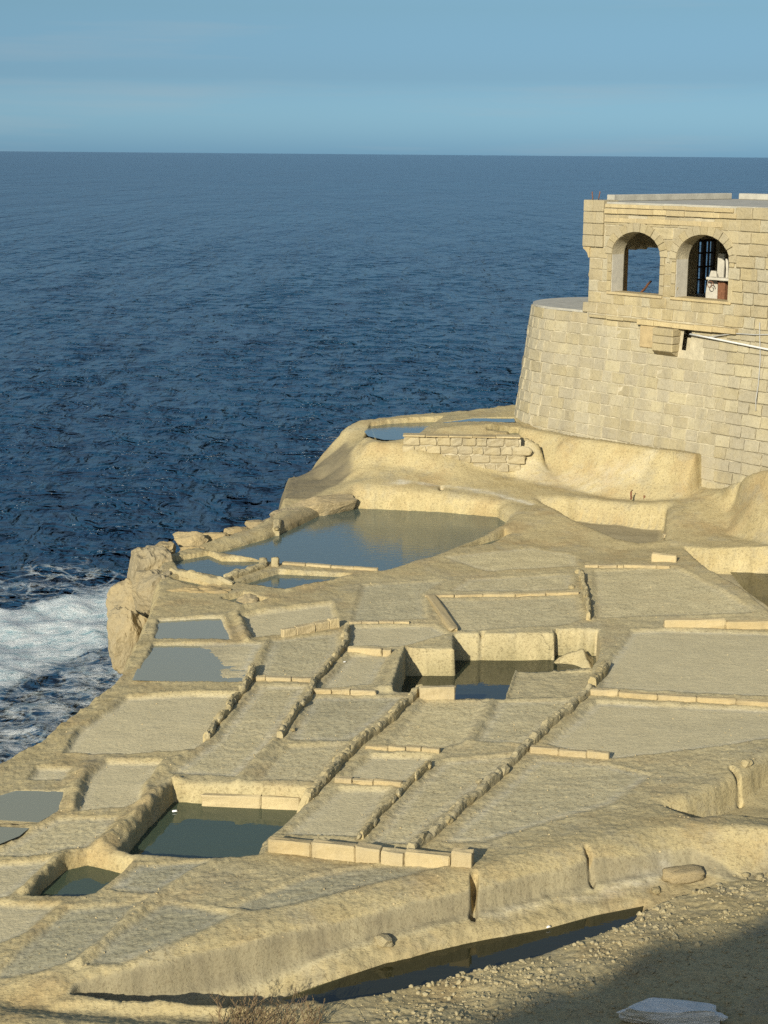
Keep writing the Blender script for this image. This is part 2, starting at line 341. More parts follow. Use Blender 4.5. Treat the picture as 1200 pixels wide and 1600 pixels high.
def block_mesh(name, sx, sy, sz, bev, jit, seed, sub=False):
    """a hewn block centred on its middle, chamfered, with uneven faces"""
    rd = random.Random(seed); bm = bmesh.new(); add_box(bm, -sx / 2, sx / 2, -sy / 2, sy / 2, -sz / 2, sz / 2)
    if sub: bmesh.ops.subdivide_edges(bm, edges=bm.edges[:], cuts=1, use_grid_fill=True)
    for v in bm.verts: v.co += Vector((rd.uniform(-jit, jit), rd.uniform(-jit, jit), rd.uniform(-jit, jit)))
    sharp = [e for e in bm.edges if len(e.link_faces) == 2 and e.calc_face_angle(0) > 0.8]
    bmesh.ops.bevel(bm, geom=sharp, offset=bev, segments=1, affect='EDGES', clamp_overlap=True)
    return bm_mesh(name, bm)
def lump_mesh(name, seed, sub=2, rough=0.25, boxy=0.4, freq=1.3, cuts=0):
    """a rough natural stone about one metre across"""
    bm = bmesh.new(); bmesh.ops.create_icosphere(bm, subdivisions=sub, radius=0.5)
    off = Vector((seed * 3.7, seed * 1.9, seed * 7.1))
    for v in bm.verts:
        d = v.co.normalized(); m = max(abs(d.x), abs(d.y), abs(d.z))
        r = 0.5 * ((1 - boxy) + boxy * min(1.35, 1 / m * 0.9))
        r *= 1 + rough * mnoise.noise(d * freq + off) + rough * 0.5 * mnoise.noise(d * freq * 2.7 + off) + rough * .22 * mnoise.noise(d * freq * 6 + off) + rough * .07 * mnoise.noise(d * freq * 17 + off)
        v.co = d * r
    rd = random.Random(seed * 13 + 5)
    for _ in range(cuts):
        n_ = Vector((rd.gauss(0, 1), rd.gauss(0, 1), rd.gauss(0, .8))).normalized(); q_ = rd.uniform(.34, .46)
        for v in bm.verts:
            e_ = v.co.dot(n_) - q_ - .03 * mnoise.noise(v.co * 5 + off)
            if e_ > 0: v.co -= n_ * e_ * .92
    if cuts:
        for v in bm.verts: v.co += v.co.normalized() * (.014 * mnoise.noise(v.co * 9 + off) + .014 * mnoise.noise(v.co * 24 + off) + .008 * mnoise.noise(v.co * 55 + off) - .06 * max(0, mnoise.noise(v.co * 6 - off) - .35))
    return bm_mesh(name, bm, sub >= 3 and not cuts)

# ================================================================== THE ROCK SHELF
SEA_Z = -3.0
y_rows = [11.0]
while y_rows[-1] < 62.0: y_rows.append(y_rows[-1] + 0.026 * (y_rows[-1] / 15) ** 1.2)
y_rows = np.array(y_rows); NC = 1000
def half_w(y): return 0.265 * y + 1.6
U_HI = 1.62
uu = np.concatenate([np.linspace(-1, 1, 870)[:-1], 1 + (U_HI - 1) * np.linspace(0, 1, NC - 869) ** 1.25])
Y = np.repeat(y_rows[:, None], NC, 1); X = uu[None, :] * half_w(Y)

# --- broad heights: smooth sheet through measured lines
CTRL = [
 # seaward edge of the shelf, from the lower left round to the far terrace
 [(-500,1560,-.3),(-250,1360,-.25),(0,1195,-.15),(60,1163,-.12),(100,1130,-.1),(140,1102,-.1),(178,1073,-.1),(205,1040,-.05),(225,1005,0),(240,970,0),(262,940,.02),(262,900,.05),(270,872,.05),(330,852,.0),(400,828,.05),(470,812,.1),(520,790,.1)],
 [(456,785,-.7),(462,757,-.45),(482,742,0.0),(502,712,.45),(530,680,1.0),(543,664,1.22),(567,656,1.29),(629,649,1.30),(717,644,1.31),(806,633,1.42),(900,622,1.5),(1300,590,1.5)],
 # roll moulding that runs down beside the dark seaward face
 [(592,700,1.03),(579,721,.74),(550,746,.40),(521,760,.2)],
 [(572,680,1.22),(556,700,.95),(530,730,.5),(500,755,.1)],
 # terrace behind the big pool
 [(575,688,1.20),(600,691,1.19),(625,691,1.19)],
 [(640,702,1.08),(690,717,.86),(740,731,.65),(800,746,.42)],
 [(556,752,.45),(600,752,.46),(640,752,.46),(690,760,.36),(730,770,.32),(775,779,.26),(830,790,.18)],
 [(575,730,.66),(620,728,.68),(700,742,.54),(760,756,.42)],
 # basin rims
 [(640,683,1.27),(700,683.5,1.27),(800,684,1.27)],
 [(690,668,1.42),(720,664,1.47),(760,662,1.5),(800,662,1.5)],
 # foot of the tower
 [(806,674,1.42),(830,680,1.38),(900,690,1.30),(1000,704,1.22),(1096,716,1.2)],
 [(800,690,1.1),(806,712,.75),(830,726,.62),(900,742,.55),(1000,758,.48),(1090,764,.42)],
 [(800,744,.46),(830,752,.40),(885,763,.32),(945,772,.25),(1007,780,.18),(1080,782,.18),(1130,775,.3)],
 # lip above the dry recess, and the mound at the right
 [(845,782,.26),(872,772,.33),(900,780,.32),(960,788,.3),(1025,787,.36),(1077,778,.48),(1110,778,.55),(1136,795,.42),(1138,830,.15)],
 [(1133,764,.75),(1150,748,1.1),(1175,738,1.35),(1200,732,1.5),(1260,728,1.7)],
 [(1146,790,.5),(1165,800,.6),(1200,800,.75),(1260,800,.9)],
 [(1142,836,.12),(1200,850,.2),(1260,855,.25)],
 # the pan floor country
 [(800,830,.05),(840,850,0),(900,868,0),(1000,858,0),(1060,856,.05)],
 [(560,900,0),(640,900,0),(760,895,0),(900,893,0)],
 [(420,970,0),(560,960,0),(700,960,.0),(960,960,.0),(1060,958,.0),(1230,985,0)],
 [(300,1120,-.05),(420,1120,0),(700,1120,0),(960,1120,.0),(1230,1120,.0)],
 [(0,1300,-.2),(120,1240,-.12),(300,1195,-.03),(500,1225,0),(800,1220,0),(1000,1200,.02),(1230,1170,.05)],
 [(-60,1440,-.2),(120,1400,-.1),(300,1380,-.02),(500,1345,0),(740,1340,.02)],
 # the long parapet, ditch and near bank
 [(20,1545,-.2),(100,1528,-.12),(275,1466,.0),(380,1438,.03),(480,1412,.06),(600,1384,.08),(730,1356,.1),(840,1333,.1),(930,1313,.1),(1000,1293,.1),(1090,1288,.1),(1230,1292,.12)],
 [(37,1558,-.15),(200,1560,-.13),(350,1567,-.14),(430,1565,-.17),(550,1553,-.24),(600,1547,-.27),(734,1515,-.29),(853,1485,-.29),(983,1437,-.29),(1037,1408,-.30),(1200,1354,-.28),(1300,1322,-.25)],
 [(0,1566,-.25),(30,1575,-.26),(225,1590,-.26),(475,1600,-.28)],
 [(0,1584,-.1),(200,1606,-.1),(480,1616,-.15),(560,1592,-.22),(700,1560,-.24),(850,1520,-.22),(1000,1475,-.2),(1200,1420,-.15)],
 [(-300,1650,-.15),(300,1660,-.05),(800,1620,.0),(1200,1560,.05),(1400,1520,.1)],
]
rx0, rx1, ry0, ry1, RS = -20.0, 32.0, 10.0, 64.0, 0.08
NX, NY = int((rx1 - rx0) / RS), int((ry1 - ry0) / RS)
zv = np.zeros((NY, NX)); zf = np.zeros((NY, NX), bool)
def burn(P):
    for i in range(len(P) - 1):
        n = max(2, int(np.hypot(*(P[i + 1, :2] - P[i, :2])) / RS * 1.5))
        for t in np.linspace(0, 1, n):
            p = P[i] * (1 - t) + P[i + 1] * t
            ix, iy = int((p[0] - rx0) / RS), int((p[1] - ry0) / RS)
            if 0 <= ix < NX and 0 <= iy < NY: zv[iy, ix] = p[2]; zf[iy, ix] = True
for L in CTRL: burn(pts(L))
burn(np.array([(-20, 10.2, .4), (20, 10.2, .6)])); burn(np.array([(-20, 13.0, -.1), (-3, 13.0, .0), (3, 13.0, .2), (20, 13.0, .3)]))
burn(np.array([(12, 20, .1), (14, 30, .3), (16, 40, 1.4), (18, 60, 1.5)])); burn(np.array([(31, 11, 1.0), (31, 30, 1.2), (31, 60, 1.6)])); burn(np.array([(2, 62, 1.4), (18, 62, 1.5)]))
def solve(v, f):
    if min(v.shape) > 12:
        h2, w2 = (v.shape[0] + 1) // 2, (v.shape[1] + 1) // 2
        pv = np.zeros((h2 * 2, w2 * 2)); pf = np.zeros((h2 * 2, w2 * 2)); pv[:v.shape[0], :v.shape[1]] = v * f; pf[:v.shape[0], :v.shape[1]] = f
        s = pv.reshape(h2, 2, w2, 2).sum((1, 3)); c = pf.reshape(h2, 2, w2, 2).sum((1, 3))
        lo = solve(np.where(c > 0, s / np.maximum(c, 1), 0), c > 0)
        z = np.repeat(np.repeat(lo, 2, 0), 2, 1)[:v.shape[0], :v.shape[1]]
    else: z = np.full(v.shape, v[f].mean() if f.any() else 0.0)
    z = np.where(f, v, z)
    for _ in range(60):
        p = np.pad(z, 1, 'edge'); z = np.where(f, v, 0.25 * (p[:-2, 1:-1] + p[2:, 1:-1] + p[1:-1, :-2] + p[1:-1, 2:]))
    return z
BASE = solve(zv, zf)
for _ in range(2):
    p = np.pad(BASE, 1, 'edge'); BASE = 0.5 * BASE + 0.125 * (p[:-2, 1:-1] + p[2:, 1:-1] + p[1:-1, :-2] + p[1:-1, 2:])
def bilin(A, fx, fy):
    fx = np.clip(fx, 0, A.shape[1] - 1.001); fy = np.clip(fy, 0, A.shape[0] - 1.001)
    ix, iy = fx.astype(int), fy.astype(int); tx, ty = fx - ix, fy - iy
    return (A[iy, ix] * (1 - tx) + A[iy, ix + 1] * tx) * (1 - ty) + (A[iy + 1, ix] * (1 - tx) + A[iy + 1, ix + 1] * tx) * ty
H = bilin(BASE, (X - rx0) / RS - 0.5, (Y - ry0) / RS - 0.5)

# the smooth flared plinth of rock under the tower wall
AP = pts([(782,679),(788,671),(795,665),(802,664),(808,670),(830,675),(900,687),(1000,701),(1097,714)], 1.30)
q = dist_line(X, Y, AP, 1.6); e1 = AP[-1]; wd_ = AP[-1, :2] - AP[-2, :2]; wd_ = wd_ / np.hypot(*wd_)
past = (X - e1[0]) * wd_[0] + (Y - e1[1]) * wd_[1]
ap = 1.36 - .62 * np.clip((q - .14) / .46, 0, 1) - .50 * smooth(.40, 1.15, q) + .02 * fbm(X, Y, .7, 3)
ap = np.where(q < 1.3, ap, -9)
H = H + (np.maximum(H, ap) - H) * smooth(.06, -.10, past + .04 * fbm(X, Y, .5, 3))
# wobble so that carved edges are never ruler straight
WX = X + 0.035 * fbm(X, Y, 0.45, 3) + 0.006 * perlin(X / 0.09, Y / 0.09)
WY = Y + 0.035 * fbm(X + 40, Y, 0.45, 3) + 0.006 * perlin(X / 0.09 + 50, Y / 0.09)

pan_m = np.zeros_like(X); wet_m = np.zeros_like(X); stain_shade_m = np.zeros_like(X); algae_m = np.zeros_like(X); pale_m = np.zeros_like(X); mud_m = np.zeros_like(X); tone_m = np.full_like(X, .5) + .25 * fbm(X, Y, 2.5, 3); trd = np.random.default_rng(8)

# --- shallow pans: (outline in photo pixels, depth, floor: g grey dry, m fine dried mud)
PANS = [
 ([(246,968),(347,962),(362,998),(241,996)], .10, 'm'),
 ([(238,1003),(330,1003),(412,1003),(382,1062),(300,1060),(212,1055)], .09, 'm'),
 ([(196,1078),(300,1076),(383,1080),(352,1118),(325,1150),(304,1166),(220,1168),(150,1166),(96,1162),(124,1124),(170,1096)], .09, 'm'),
 ([(55,1183),(115,1185),(98,1204),(42,1202)], .06, 'm'),
 ([(24,1219),(100,1220),(90,1251),(59,1268),(-40,1262),(-20,1232)], .10, 'm'),
 ([(164,1176),(257,1181),(228,1220),(220,1242),(196,1249),(115,1251),(136,1195)], .09, 'm'),
 ([(-60,1272),(45,1276),(30,1288),(0,1300),(-60,1320)], .10, 'm'),
 ([(187,1264),(144,1309),(46,1320),(-30,1314),(0,1304),(54,1275),(90,1260)], .05, 'g'),
 ([(-30,1328),(83,1325),(40,1363),(8,1380),(-30,1384)], .05, 'm'),
 ([(215,1342),(330,1340),(242,1392),(165,1379)], .035, 'g'),
 ([(352,1419),(400,1427),(470,1418),(600,1386),(705,1362),(600,1352),(470,1372)], .05, 'g'),
 ([(-30,1385),(92,1397),(42,1438),(-30,1462)], .06, 'm'),
 ([(105,1403),(185,1402),(228,1396),(180,1440),(118,1486),(60,1500),(-20,1506),(30,1462)], .045, 'g'),
 ([(237,1412),(262,1404),(372,1430),(300,1462),(190,1496),(128,1494),(170,1456)], .05, 'g'),
 ([(423,999),(530,987),(530,1014),(492,1060),(401,1054)], .05, 'g'),
 ([(375,962),(400,955),(519,939),(530,972),(440,990),(395,995)], .11, 'm'),
 ([(546,978),(677,976),(700,990),(628,1010),(546,1007)], .05, 'm'),
 ([(546,1021),(612,1018),(584,1068),(498,1074)], .06, 'm'),
 ([(488,1087),(634,1088),(596,1122),(545,1157),(450,1154)], .05, 'g'),
 ([(448,1162),(540,1162),(496,1220),(394,1217)], .05, 'g'),
 ([(402,1068),(482,1070),(430,1150),(372,1212),(264,1203),(312,1168),(336,1152)], .05, 'g'),
 ([(662,1092),(768,1094),(735,1158),(690,1170),(602,1163)], .05, 'g'),
 ([(776,1095),(905,1092),(822,1163),(742,1158)], .045, 'g'),
 ([(578,1177),(678,1181),(632,1224),(530,1215)], .06, 'm'),
 ([(528,1230),(612,1232),(560,1306),(438,1300)], .06, 'm'),
 ([(692,1188),(814,1178),(636,1322),(576,1316),(650,1225)], .05, 'g'),
 ([(930,1094),(1230,1108),(1230,1150),(1130,1168),(960,1186),(850,1163)], .06, 'm'),
 ([(835,1186),(950,1196),(1020,1215),(960,1262),(760,1322),(690,1318)], .02, 'g'),
 ([(1042,983),(1240,990),(1240,1092),(1080,1082),(934,1074),(948,1036),(985,985)], .06, 'm'),
 ([(926,892),(1056,891),(1120,925),(1185,960),(1040,962),(930,966)], .05, 'g'),
 ([(682,937),(902,932),(914,966),(890,976),(745,985),(712,985)], .05, 'g'),
 ([(728,904),(893,897),(898,922),(700,924)], .04, 'g'),
 ([(565,914),(700,906),(662,928),(668,968),(548,970)], .035, 'g'),
 ([(690,872),(830,856),(900,868),(905,885),(760,893)], .02, 'g'),
]
for poly, dep, kind in PANS:
    P = pts(poly); d = sdf_poly(WX, WY, P, 0.5)
    w = smooth(-0.015, 0.075, d)
    dep = dep * (0.62 if kind == 'm' else 0.40)
    H = H - dep * w
    H = H - .016 * np.exp(-((d - .01) / .020) ** 2) * np.clip(.4 + 1.2 * fbm(X, Y, .5, 3), 0, 1.4)
    pan_m = np.maximum(pan_m, smooth(-0.03, 0.14, d)); cy_ = sum(p_[1] for p_ in poly) / len(poly); cx_ = sum(p_[0] for p_ in poly) / len(poly)
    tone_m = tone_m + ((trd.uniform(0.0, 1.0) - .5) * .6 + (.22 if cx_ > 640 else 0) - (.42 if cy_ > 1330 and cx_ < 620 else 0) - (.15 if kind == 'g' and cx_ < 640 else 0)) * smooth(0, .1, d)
    pale_m = np.maximum(pale_m, trd.uniform(.05, .42) * np.exp(-((d - .09) / .07) ** 2) * (d > 0))
    if poly[0] == (238, 1003):
        xt = (X - at(290, 1030).x) / (at(345, 1030).x - at(290, 1030).x)
        H = H + w * (.030 * np.clip(xt, -.3, 1.2) + .016 * fbm(X * .5, Y * 1.6, .22, 3) + .010 * fbm(X, Y, .9, 2))
        wet_m = np.maximum(wet_m, .5 * w * smooth(1.6, .6, xt))
    if kind == 'm': mud_m = np.maximum(mud_m, smooth(0.0, 0.16, d))
    H = H + 0.009 * np.exp(-((d + 0.04) / 0.06) ** 2) * (d < 0.2)      # worn raised lip

# --- soft carved ridges between pans
RIDGES = [
 ([(430,1156),(410,1178),(385,1208),(372,1220)], .05, .075),
 ([(136,1182),(120,1206),(112,1245)], .05, .09),
 ([(290,1172),(262,1190),(234,1215),(226,1246)], .05, .10),
 ([(760,1098),(742,1130),(728,1160)], .03, .08),
 ([(238,1400),(180,1448),(120,1490)], .04, .08),
 ([(330,1345),(290,1366),(244,1395)], .03, .08),
 ([(386,1000),(376,975),(368,958),(376,952),(440,936)], .06, .08),
 ([(452,923),(500,912),(548,902)], .05, .10),
 ([(272,1216),(246,1236),(205,1272),(160,1308)], .10, .11),
 ([(98,1324),(72,1348),(44,1370)], .07, .09),
 ([(632,1014),(622,1048),(612,1078),(596,1076)], .07, .10),
 ([(560,1180),(640,1176),(690,1178)], .02, .05),
 ([(592,700,1.03),(579,721,.74),(550,746,.40),(521,760,.2)], .07, .13),
]
for line, hh, ww in RIDGES:
    d = dist_line(WX, WY, pts(line), 0.8)
    H = H + hh * np.exp(-(d / ww) ** 2) * (0.85 + 0.5 * fbm(X, Y, 0.22, 3))

# --- the long ditch below the parapet: upright face, ledge sloping to the water
FACE = pts([(120,1538,-.16),(275,1493,-.04),(400,1461,.02),(550,1425,.05),(738,1380,.07),(772,1373,.07),(924,1335,.07),(1083,1309,.07),(1140,1324,.04),(1240,1348,0)])
DITCH = np.vstack([FACE, pts([(1260,1340,-.25),(1200,1356,-.28),(1037,1409,-.3),(983,1438,-.29),(853,1487,-.29),(734,1517,-.29),(600,1549,-.27),(550,1555,-.24),(430,1566,-.17),(350,1567,-.14),(200,1559,-.13),(110,1549,-.15)])])
d = sdf_poly(WX, WY, DITCH, 0.8); df_ = dist_line(WX, WY, FACE, 3.0)
H = H - .035 * np.clip(1 + np.minimum(d, 0) / .22, 0, 1) ** 2 * (df_ < .5)
lft = smooth(at(560, 1500).x, at(380, 1500).x, X)
tgt = np.maximum(-.235 - .10 * lft - (.36 + .9 * lft) * np.clip(df_ - .04, 0, None), -.47 - .17 * lft) + .035 * fbm(X, Y, .5, 4, .6) * smooth(.05, .2, df_)
w = smooth(0, .06, d); H = H * (1 - w) + np.minimum(H, tgt) * w; d_ditch = d
H = H - .022 * np.exp(-(df_ / .022) ** 2) * (.6 + .8 * fbm(X, Y, .3, 2))
# --- natural relief
keep = 1 - 0.75 * np.maximum(pan_m * 0.7, mud_m)
H = H + .008 * np.clip(fbm(X + 5, Y + 3, .075, 3, .65), -1, .25) * (1 - .7 * mud_m)
H = H + keep * (0.022 * fbm(X, Y, 1.6, 3) + 0.016 * fbm(X + 9, Y, 0.38, 3) + 0.010 * fbm(X, Y + 5, 0.10, 3))
H = H + 0.008 * fbm(X * 0.6, Y * 1.8, 0.16, 3) * (1 - mud_m)
pit = fbm(X + 70, Y, 0.13, 2); H = H - keep * 0.03 * np.clip(pit - 0.38, 0, 1)
H = H + 0.006 * fbm(X, Y, 0.05, 2) * (1 - .5 * mud_m)
# loose rubble bank relief near the camera
bank = sdf_poly(X, Y, pts([(480,1600,-.2),(560,1575,-.3),(700,1535,-.33),(860,1495,-.3),(985,1440,-.34),(1040,1410,-.34),(1210,1356,-.34),(1500,1300,-.3),(1500,1900,.2),(480,1900,.2)]), 1.0)
bm_ = smooth(0, 0.5, bank)
H = H + bm_ * (0.05 * fbm(X, Y, 0.7, 4, 0.6) + 0.03 * np.abs(fbm(X, Y, 0.16, 3, 0.6)))

# --- deep pools and trenches: (outline, floor, run of wall, algae)
POOLS = {
 'front': ([(268,1219),(380,1223),(488,1231),(468,1260),(440,1284),(410,1310),(403,1330),(340,1333),(208,1322),(186,1313),(225,1266)], -.62, .05),
 'small': ([(100,1323),(137,1314),(207,1331),(178,1360),(146,1380),(121,1383),(44,1375),(70,1350)], -.60, .05),
 'middle': ([(613,1080),(632,1014),(709,1014),(709,991),(790,991),(866,990),(868,983),(934,984),(938,1018),(925,1043),(804,1044),(788,1091),(711,1091),(655,1080)], -.75, .04),
 'big': ([(330,857),(360,850),(420,833,0),(462,823,-.1),(500,806,-.12),(552,794,-.12),(620,797,-.12),(687,800,-.12),(777,808,-.12),(797,806,.1),(786,822),(730,845),(668,868),(640,873),(622,880),(592,888),(520,883),(436,877),(400,869)], -.85, .05),
 'side': ([(720,857),(745,846),(790,832),(797,836),(765,851)], -.4, .04),
 'c1': ([(268,873),(325,863),(346,872),(432,873),(402,884),(353,903),(330,899),(280,890)], -.5, .04),
 'c2': ([(266,905),(280,901),(345,914),(326,922)], -.45, .04),
 'c3': ([(373,911),(400,902),(434,892),(548,897),(520,908),(452,920)], -.45, .04),
 'c4': ([(345,934),(381,926),(418,936),(390,946)], -.4, .04),
 'recess': ([(843,783,.2),(886,813,-.2),(902,812,-.2),(1040,828,-.2),(1040,848,-.0),(1000,850),(967,845),(900,815,.1)], -.20, .05),
 'right': ([(1067,860),(1100,866),(1240,872),(1300,1016),(1200,958),(1157,925),(1110,899),(1092,884)], -.36, .06),
 'notch': ([(1034,1259),(1075,1251),(1120,1231),(1158,1212),(1200,1185),(1330,1110),(1420,1262),(1200,1272),(1127,1274),(1087,1281)], -.36, .06),
 'basin': ([(569,674,1.18),(579,666,1.18),(605,662.5,1.18),(633,660.5,1.18),(694,658.5,1.18),(676,669,1.18),(655,682,1.18),(640,687,1.18),(600,687,1.18),(575,681,1.18)], .85, .05),
 'far': ([(690,657,1.4),(740,650,1.4),(803,650,1.4),(806,656,1.4),(750,656,1.4)], 1.1, .06),
 'far2': ([(758,677,1.29),(780,671,1.33),(812,668,1.35),(812,677,1.29)], 1.1, .06),
 'channel': ([(440,1558,-.41),(500,1536,-.41),(604,1502,-.41),(712,1475,-.41),(767,1464,-.41),(853,1449,-.41),(929,1428,-.41),(1006,1413,-.41),(985,1437,-.30),(853,1486,-.30),(734,1516,-.30),(600,1548,-.28),(500,1562,-.22)], -.62, .06),
}
PW = {}
WLV = dict(front=-.30, small=-.30, middle=-.46, big=-.12, side=-.10, c1=-.07, c2=-.07, c3=-.07, c4=-.08, basin=1.175, far=1.34, far2=1.22, channel=-.43)
for nm, (poly, fl, run) in POOLS.items():
    P = pts(poly); PW[nm] = P
    d = sdf_poly(WX, WY, P, 0.6); w = smooth(-0.01, run, d)
    floor = fl + 0.05 * fbm(X, Y, 0.8, 3)
    rnd_w = {'big': .30, 'recess': .22, 'front': .10, 'small': .10, 'channel': .12, 'notch': .15}.get(nm, .06)
    H = H - rnd_w * .45 * np.clip(1 + np.minimum(d, 0) / rnd_w, 0, 1) ** 2 * (d > -8)
    H = H * (1 - w) + np.minimum(H, floor) * w
    if nm not in ('recess', 'notch', 'right'): algae_m = np.maximum(algae_m, smooth(0.0, 0.05, d) * smooth(WLV[nm] + .07, WLV[nm] - .01, H + .02 * fbm(X, Y, .3, 2)) * (0.75 if nm != 'big' else 0.6))
    elif nm != 'notch': mud_m = np.maximum(mud_m, smooth(0.05, 0.15, d)); wet_m = np.maximum(wet_m, (0.95 if nm == 'recess' else 0.45) * smooth(0.05, 0.2, d))
# platform slab beside the middle pool sits a little lower
d = sdf_poly(WX, WY, pts([(806,1043),(930,1044),(925,1066),(905,1088),(790,1090)]), 0.4); H = H - .05 * smooth(0, .05, d)
pan_m = np.maximum(pan_m, .6 * smooth(0, .1, d))
# rubble fallen into the middle pool's corner niche
d = sdf_poly(WX, WY, pts([(845,1040,-.5),(868,1015,-.3),(936,1010,-.3),(936,1043,-.3),(890,1044,-.5)]), 0.4)
algae_m = np.where(d > 0.02, 0, algae_m)
H = np.where(d > 0, np.maximum(H, -.52 + .32 * smooth(0, .35, d) + .05 * fbm(X, Y, .2, 3)), H)
# cracks and drain slots
for line, dep, ww in [([(740,1362,.1),(741,1384,.08),(739,1432,-.25)], .30, .035), ([(690,758,.42),(689,800,-.2)], .35, .05),
                      ([(916,1322,.1),(928,1340,.08)], .12, .03), ([(1143,1196,.05),(1160,1212,.05)], .12, .04), ([(754,988),(754,1010)], .10, .04)]:
    d = dist_line(WX, WY, pts(line), 0.4); H = H - dep * np.exp(-(d / ww) ** 4)

# --- colour masks for weathering, and painted shade on the ditch face
def region(poly, z=0.0, soft=0.3): return smooth(-soft, soft, sdf_poly(WX, WY, pts(poly, z), 1.2) + 0.15 * fbm(X, Y, 0.6, 3))
FACE2 = np.array([(-2.9, 38.0), (-1.7, 37.8), (-1.25, 38.7), (-.80, 39.4), (-.78, 40.4), (-1.0, 41.4), (-2.4, 41.0)])
stain_shade_m = np.maximum(stain_shade_m, smooth(-.12, .12, sdf_poly(WX, WY, FACE2, 1.0) + .12 * fbm(X, Y, .5, 3)))
stain_shade_m = np.maximum(stain_shade_m, .55 * region([(400,830),(470,800),(552,770,.2),(553,796),(470,824)], soft=.1))
pale_m = np.maximum(pale_m, .9 * region([(600,790,-.1),(700,790,-.1),(780,800,-.1),(830,795,.1),(760,775,.2),(690,778,.1),(625,775,.1)], soft=.1))
pale_m = np.maximum(pale_m, .22 * region([(805,728,.6),(900,748,.5),(1000,764,.4),(1080,775,.2),(1000,782,.2),(900,768,.3),(806,745,.5)], soft=.1))
pale_m = np.maximum(pale_m, .35 * region([(760,1420,-.2),(930,1385,-.2),(1040,1352,-.2),(1090,1370,-.3),(950,1405,-.4),(780,1440,-.4)], soft=.1))
pan_m = np.maximum(pan_m, .42 * region([(560,905),(900,890),(1060,890),(1210,960),(1210,1180),(900,1310),(700,1330),(560,1330),(420,1300),(260,1210),(400,1060),(545,980)], soft=.5))
pan_m = np.maximum(pan_m, .35 * region([(150,1390),(330,1340),(700,1360),(560,1400),(380,1440),(190,1500),(60,1510)], soft=.3))
stain_shade_m = np.maximum(stain_shade_m, 1.0 * smooth(-.05, .01, d_ditch) * smooth(.19, .10, df_) * (0.8 + 0.5 * fbm(X, Y, .5, 3)))  # ditch face: grey weathering plus darkening painted in against the bright sun
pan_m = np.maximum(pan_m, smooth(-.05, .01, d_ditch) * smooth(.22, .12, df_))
stain_shade_m = np.maximum(stain_shade_m, .28 * smooth(.15, .3, df_) * smooth(.0, .05, d_ditch))
pan_m = np.maximum(pan_m, .0 * region([(300,1500,-.1),(550,1430,.0),(738,1386,0),(924,1342,0),(1083,1315,0),(1037,1356,-.2),(736,1430,-.25),(420,1508,-.25)], soft=.05))
# --- sea cliff
coast = pts([(-900,1900,-.3),(-500,1560,-.3),(-250,1360,-.25),(0,1193,-.15),(60,1161,-.12),(100,1128,-.1),(140,1100,-.1),(176,1070,-.1),(200,1040,-.05),(216,1005,0),(232,968,0),(248,935,.02),(250,900,.05),(258,868,.05),(325,848,.0),(398,824,.05),(440,806,.0),(456,787,-.7),(460,757,-.45),(480,742,0.0),(500,711,.45),(528,679,1.0),(541,663,1.22),(567,655,1.29),(629,647.5,1.30),(717,642.5,1.31),(806,631,1.42),(900,620,1.5),(1300,588,1.5)])
coast = np.vstack([coast, [(40, 70, 0), (60, 0, 0), (-30, -5, 0)]])
dc = sdf_poly(X, Y, coast, 80) + 0.10 * fbm(X, Y, 0.9, 4)
out = np.clip(-dc, 0, None)
H = H - 3.6 * smooth(0.0, 0.95, out) - 1.5 * np.clip(out - 1.0, 0, 4) - 0.25 * np.clip(out, 0, .25) / .25 + 0.35 * fbm(X, Y, .5, 4) * smooth(.05, .4, out)
edge = np.exp(-np.clip(dc, 0, None) / 0.18) * (dc > -0.3)
H = H + 0.05 * edge * fbm(X, Y, 0.3, 3)
pan_m *= smooth(0.1, 0.35, dc)
stain_shade_m = np.maximum(stain_shade_m, .9 * smooth(-1.7, -2.3, H)); wet_m = np.maximum(wet_m, smooth(-2.0, -2.6, H))
TV = np.stack([X, Y, H], -1)
low = H < SEA_Z - 0.8
mask = ~(low[:-1, :-1] & low[1:, :-1] & low[:-1, 1:] & low[1:, 1:])
shelf = structure(link('rock_shelf', grid_mesh('rock_shelf', TV, mask, dict(pan=pan_m, wet=wet_m, stain_shade=stain_shade_m, algae=algae_m, pale=pale_m, mud=mud_m, tone=np.clip(tone_m, 0, 1))), M_ROCK))
def ground(x, y):
    fy = np.interp(y, y_rows, np.arange(len(y_rows))); fx = np.interp(x / half_w(y), uu, np.arange(NC))
    return float(bilin(H, np.array([fx]), np.array([fy]))[0])
def on_ground(px, py, z=0.0, lo=-1.0):
    p = at(px, py, z)
    for _ in range(3): p = at(px, py, min(max(ground(p.x, p.y), lo), 2))
    return p

